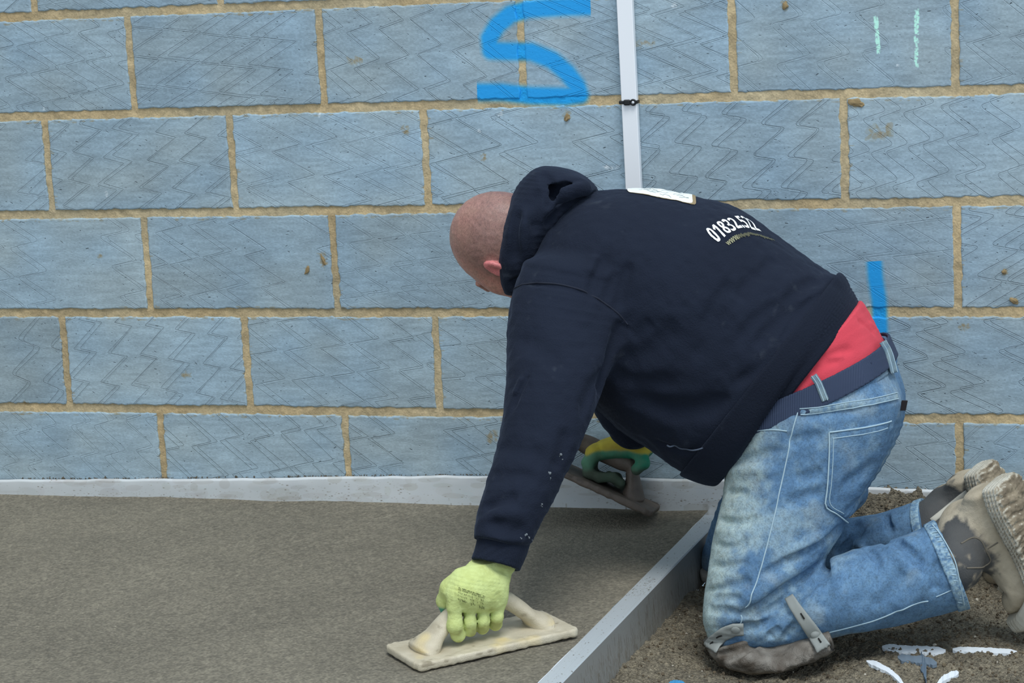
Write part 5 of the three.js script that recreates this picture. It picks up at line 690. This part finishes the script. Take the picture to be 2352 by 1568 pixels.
// ───────── knee pads ─────────
{
  const rub = (x, y, z) => { const n = fbm(x * 36, y * 36, z * 36, 4); let c = mix3(lin(132, 128, 120), lin(74, 66, 56), clamp(0.45 + 1.3 * n)); return mix3(c, lin(112, 100, 82), 0.8 * sstep(-0.085, -0.105, y + 0.01 * n)); };
  const M = new THREE.MeshPhysicalMaterial({ vertexColors: true, roughness: 0.7, bumpMap: repeat(fleece, 5), bumpScale: 0.0016, name: 'rubber' }), Ms = new THREE.MeshStandardMaterial({ color: new THREE.Color(...lin(168, 174, 170)), roughness: 0.75, bumpMap: repeat(fleece, 6), bumpScale: 0.0006, name: 'strap' }), Mk = new THREE.MeshStandardMaterial({ color: new THREE.Color(...lin(24, 24, 22)), roughness: 0.9 });
  const cup = loft([[[1618, 1476], [1632, 1502], 0.64, 0.055], [[1648, 1456], [1662, 1518], 0.645, 0.085], [[1698, 1446], [1712, 1528], 0.645, 0.100], [[1758, 1468], [1774, 1526], 0.643, 0.097], [[1820, 1452], [1836, 1510], 0.64, 0.092], [[1872, 1432], [1888, 1492], 0.633, 0.087], [[1894, 1424], [1912, 1480], 0.632, 0.087]], { cap: 0.12, pow: 2.3 });
  const cupF = folded(cup, [[[[1740, 1474], [1700, 1490], [1646, 1504]], 0.006, 0.008], [[[1742, 1478], [1710, 1500], [1672, 1516]], 0.005, 0.008], [[[1738, 1468], [1690, 1472], [1640, 1488]], 0.006, 0.006], [[[1746, 1484], [1722, 1508], [1700, 1524]], 0.006, -0.004], [[[1735, 1472], [1696, 1481], [1650, 1496]], 0.006, -0.004]], 1.8, (x, y, z) => 0.0045 * fbm(x * 34, y * 34, z * 34, 4));
  const pad = mesh('knee_pad', net(cupF, ...secBox(0.02, cup), 0.0036, rub, { eps: 0.002 }), M, man, 'muddy grey rubber knee pad on the near knee');
  mesh('rim', cordGeo(cupF, [[1700, 1458], [1730, 1464], [1765, 1471], [1785, 1472], [1800, 1462], [1840, 1448], [1888, 1428]], 0.0030, 0.0008), Ms, pad);
  const over = (x, y, z) => Math.min(cup(x, y, z), jeans0(x, y, z)) - 0.003;
  const s1 = mesh('strap', patchGeo(over, ribbonPx([[1630, 1490], [1642, 1472], [1662, 1456], [1686, 1446], [1708, 1445]], [34, 26]), 24, 8, 0.0035), Ms, pad), s2 = mesh('strap', patchGeo(over, ribbonPx([[1812, 1370], [1824, 1390], [1842, 1416], [1862, 1444], [1884, 1476], [1892, 1490]], [22, 36]), 30, 8, 0.0035), Ms, pad);
  for (const [st, x, y] of [[s1, 1690, 1444], [s2, 1871, 1454]]) { const p = onBody(over, x, y), n = grad(over, p); const k = mesh('stud', new THREE.SphereGeometry(0.0085, 20, 14), Ms, pad); k.scale.set(1, 1, st === s2 ? 0.8 : 0.4); k.position.copy(p.addScaledVector(n, 0.004)); k.lookAt(p.clone().add(n)); }
  for (const [st, a, b] of [[s1, [1648, 1462], [1660, 1456]], [s1, [1634, 1482], [1642, 1472]], [s2, [1840, 1408], [1848, 1420]], [s2, [1882, 1470], [1888, 1478]]]) mesh('slot', cordGeo(over, [a, [(a[0] + b[0]) / 2, (a[1] + b[1]) / 2], b], 0.0014, 0.0036), Mk, pad);
  const cup2 = loft([[[1606, 1292], [1614, 1326], 0.20, 0.06], [[1640, 1296], [1650, 1342], 0.20, 0.07], [[1720, 1300], [1730, 1345], 0.20, 0.07]], { cap: 0.3, pow: 2.6 });
  mesh('knee_pad', net((x, y, z) => Math.max(offRail(x, y, z), cup2(x, y, z)) + 0.002 * fbm(x * 40, y * 40, z * 40, 2), ...secBox(0.02, cup2), 0.0045, (x, y, z) => mix3(lin(170, 166, 158), rub(x, y, z), 0.4), { eps: 0.0025 }), M, man, 'grey rubber knee pad on the far knee beside the rail');
}
// ───────── a printed plastic sheet half buried in the sand ─────────
{
  const g = group('plastic_sheet'); tag(g, 'half-buried grey-blue plastic sheet with white printed lines in the sand', 'plastic sheet');
  const lvl = (px, py, lift) => { let p = PY(px, py, -0.09); for (let i = 0; i < 6; i++) p = PY(px, py, sandH(p.x, p.z) + lift); return p; };
  const white = new THREE.MeshStandardMaterial({ color: new THREE.Color(...lin(232, 240, 246)), roughness: 0.5 }), r = rng(71);
  const flake = (name, line, w, m, seed) => { const n = 90, pos = [], idx = []; const f = ribbonPx(line, 1); let mean = 0; for (let i = 0; i <= 20; i++) { const a = f(i / 20, 0.5), q = lvl(a[0], a[1], 0); mean += q.y / 21; } const flat = (px, py, l) => PY(px, py, mean + l); for (let i = 0; i <= n; i++) for (let j = 0; j < 2; j++) { const u = i / n, rag = w * (1 + 0.16 * noise(u * 14, j * 5 + seed) + 0.10 * noise(u * 40, j * 3 + seed)) * Math.min(1, 6 * Math.min(u, 1 - u) + 0.25), a = f(u, 0.5), q = flat(a[0], a[1] + (j ? rag : -rag) * 0.5, 0.0055 + 0.001 * noise(u * 9, seed)); pos.push(q); }
    const top = pos, P2 = []; for (const q of top) P2.push(q.x, q.y, q.z); for (const q of top) P2.push(q.x, q.y - 0.006, q.z); const N = top.length; for (let i = 0; i < n; i++) { const a = i * 2; idx.push(a, a + 1, a + 2, a + 2, a + 1, a + 3, N + a, N + a + 2, N + a + 1, N + a + 2, N + a + 3, N + a + 1); for (const k of [0, 1]) idx.push(a + k, a + k + 2, N + a + k, a + k + 2, N + a + k + 2, N + a + k); }
    const ge = new THREE.BufferGeometry(); ge.setAttribute('position', new THREE.Float32BufferAttribute(P2, 3)); ge.setIndex(idx); const gn = ge.toNonIndexed(); gn.computeVertexNormals(); const mm = m.clone(); mm.side = THREE.DoubleSide; return mesh(name, gn, mm, g); };
  flake('white_line', [[2026, 1484], [2070, 1489], [2120, 1491], [2172, 1493]], 16, white, 1); flake('white_line', [[2188, 1490], [2230, 1491], [2280, 1493], [2336, 1496]], 12, white, 5);
  flake('white_arc', [[1990, 1517], [2018, 1526], [2044, 1540], [2062, 1556], [2078, 1574]], 13, white, 9); flake('white_arc', [[2152, 1570], [2168, 1556], [2186, 1548], [2202, 1544]], 13, white, 13);
  flake('printed_patch', [[2062, 1508], [2090, 1512], [2120, 1514], [2152, 1522]], 16, new THREE.MeshStandardMaterial({ color: new THREE.Color(...lin(112, 128, 142)), roughness: 0.6 }), 17); flake('printed_patch', [[2112, 1514], [2122, 1528], [2128, 1546], [2126, 1572]], 44, new THREE.MeshStandardMaterial({ color: new THREE.Color(...lin(92, 110, 126)), roughness: 0.6 }), 21);
  const g2 = flake('blue_scrap', [[1536, 1569], [1548, 1566], [1562, 1566], [1574, 1570]], 9, new THREE.MeshStandardMaterial({ color: new THREE.Color(...lin(70, 150, 200)), roughness: 0.5 }), 25); scene.add(g2); tag(g2, 'small bright blue plastic scrap in the sand at the bottom edge', 'scrap');
}
renderer.render(scene, camera);
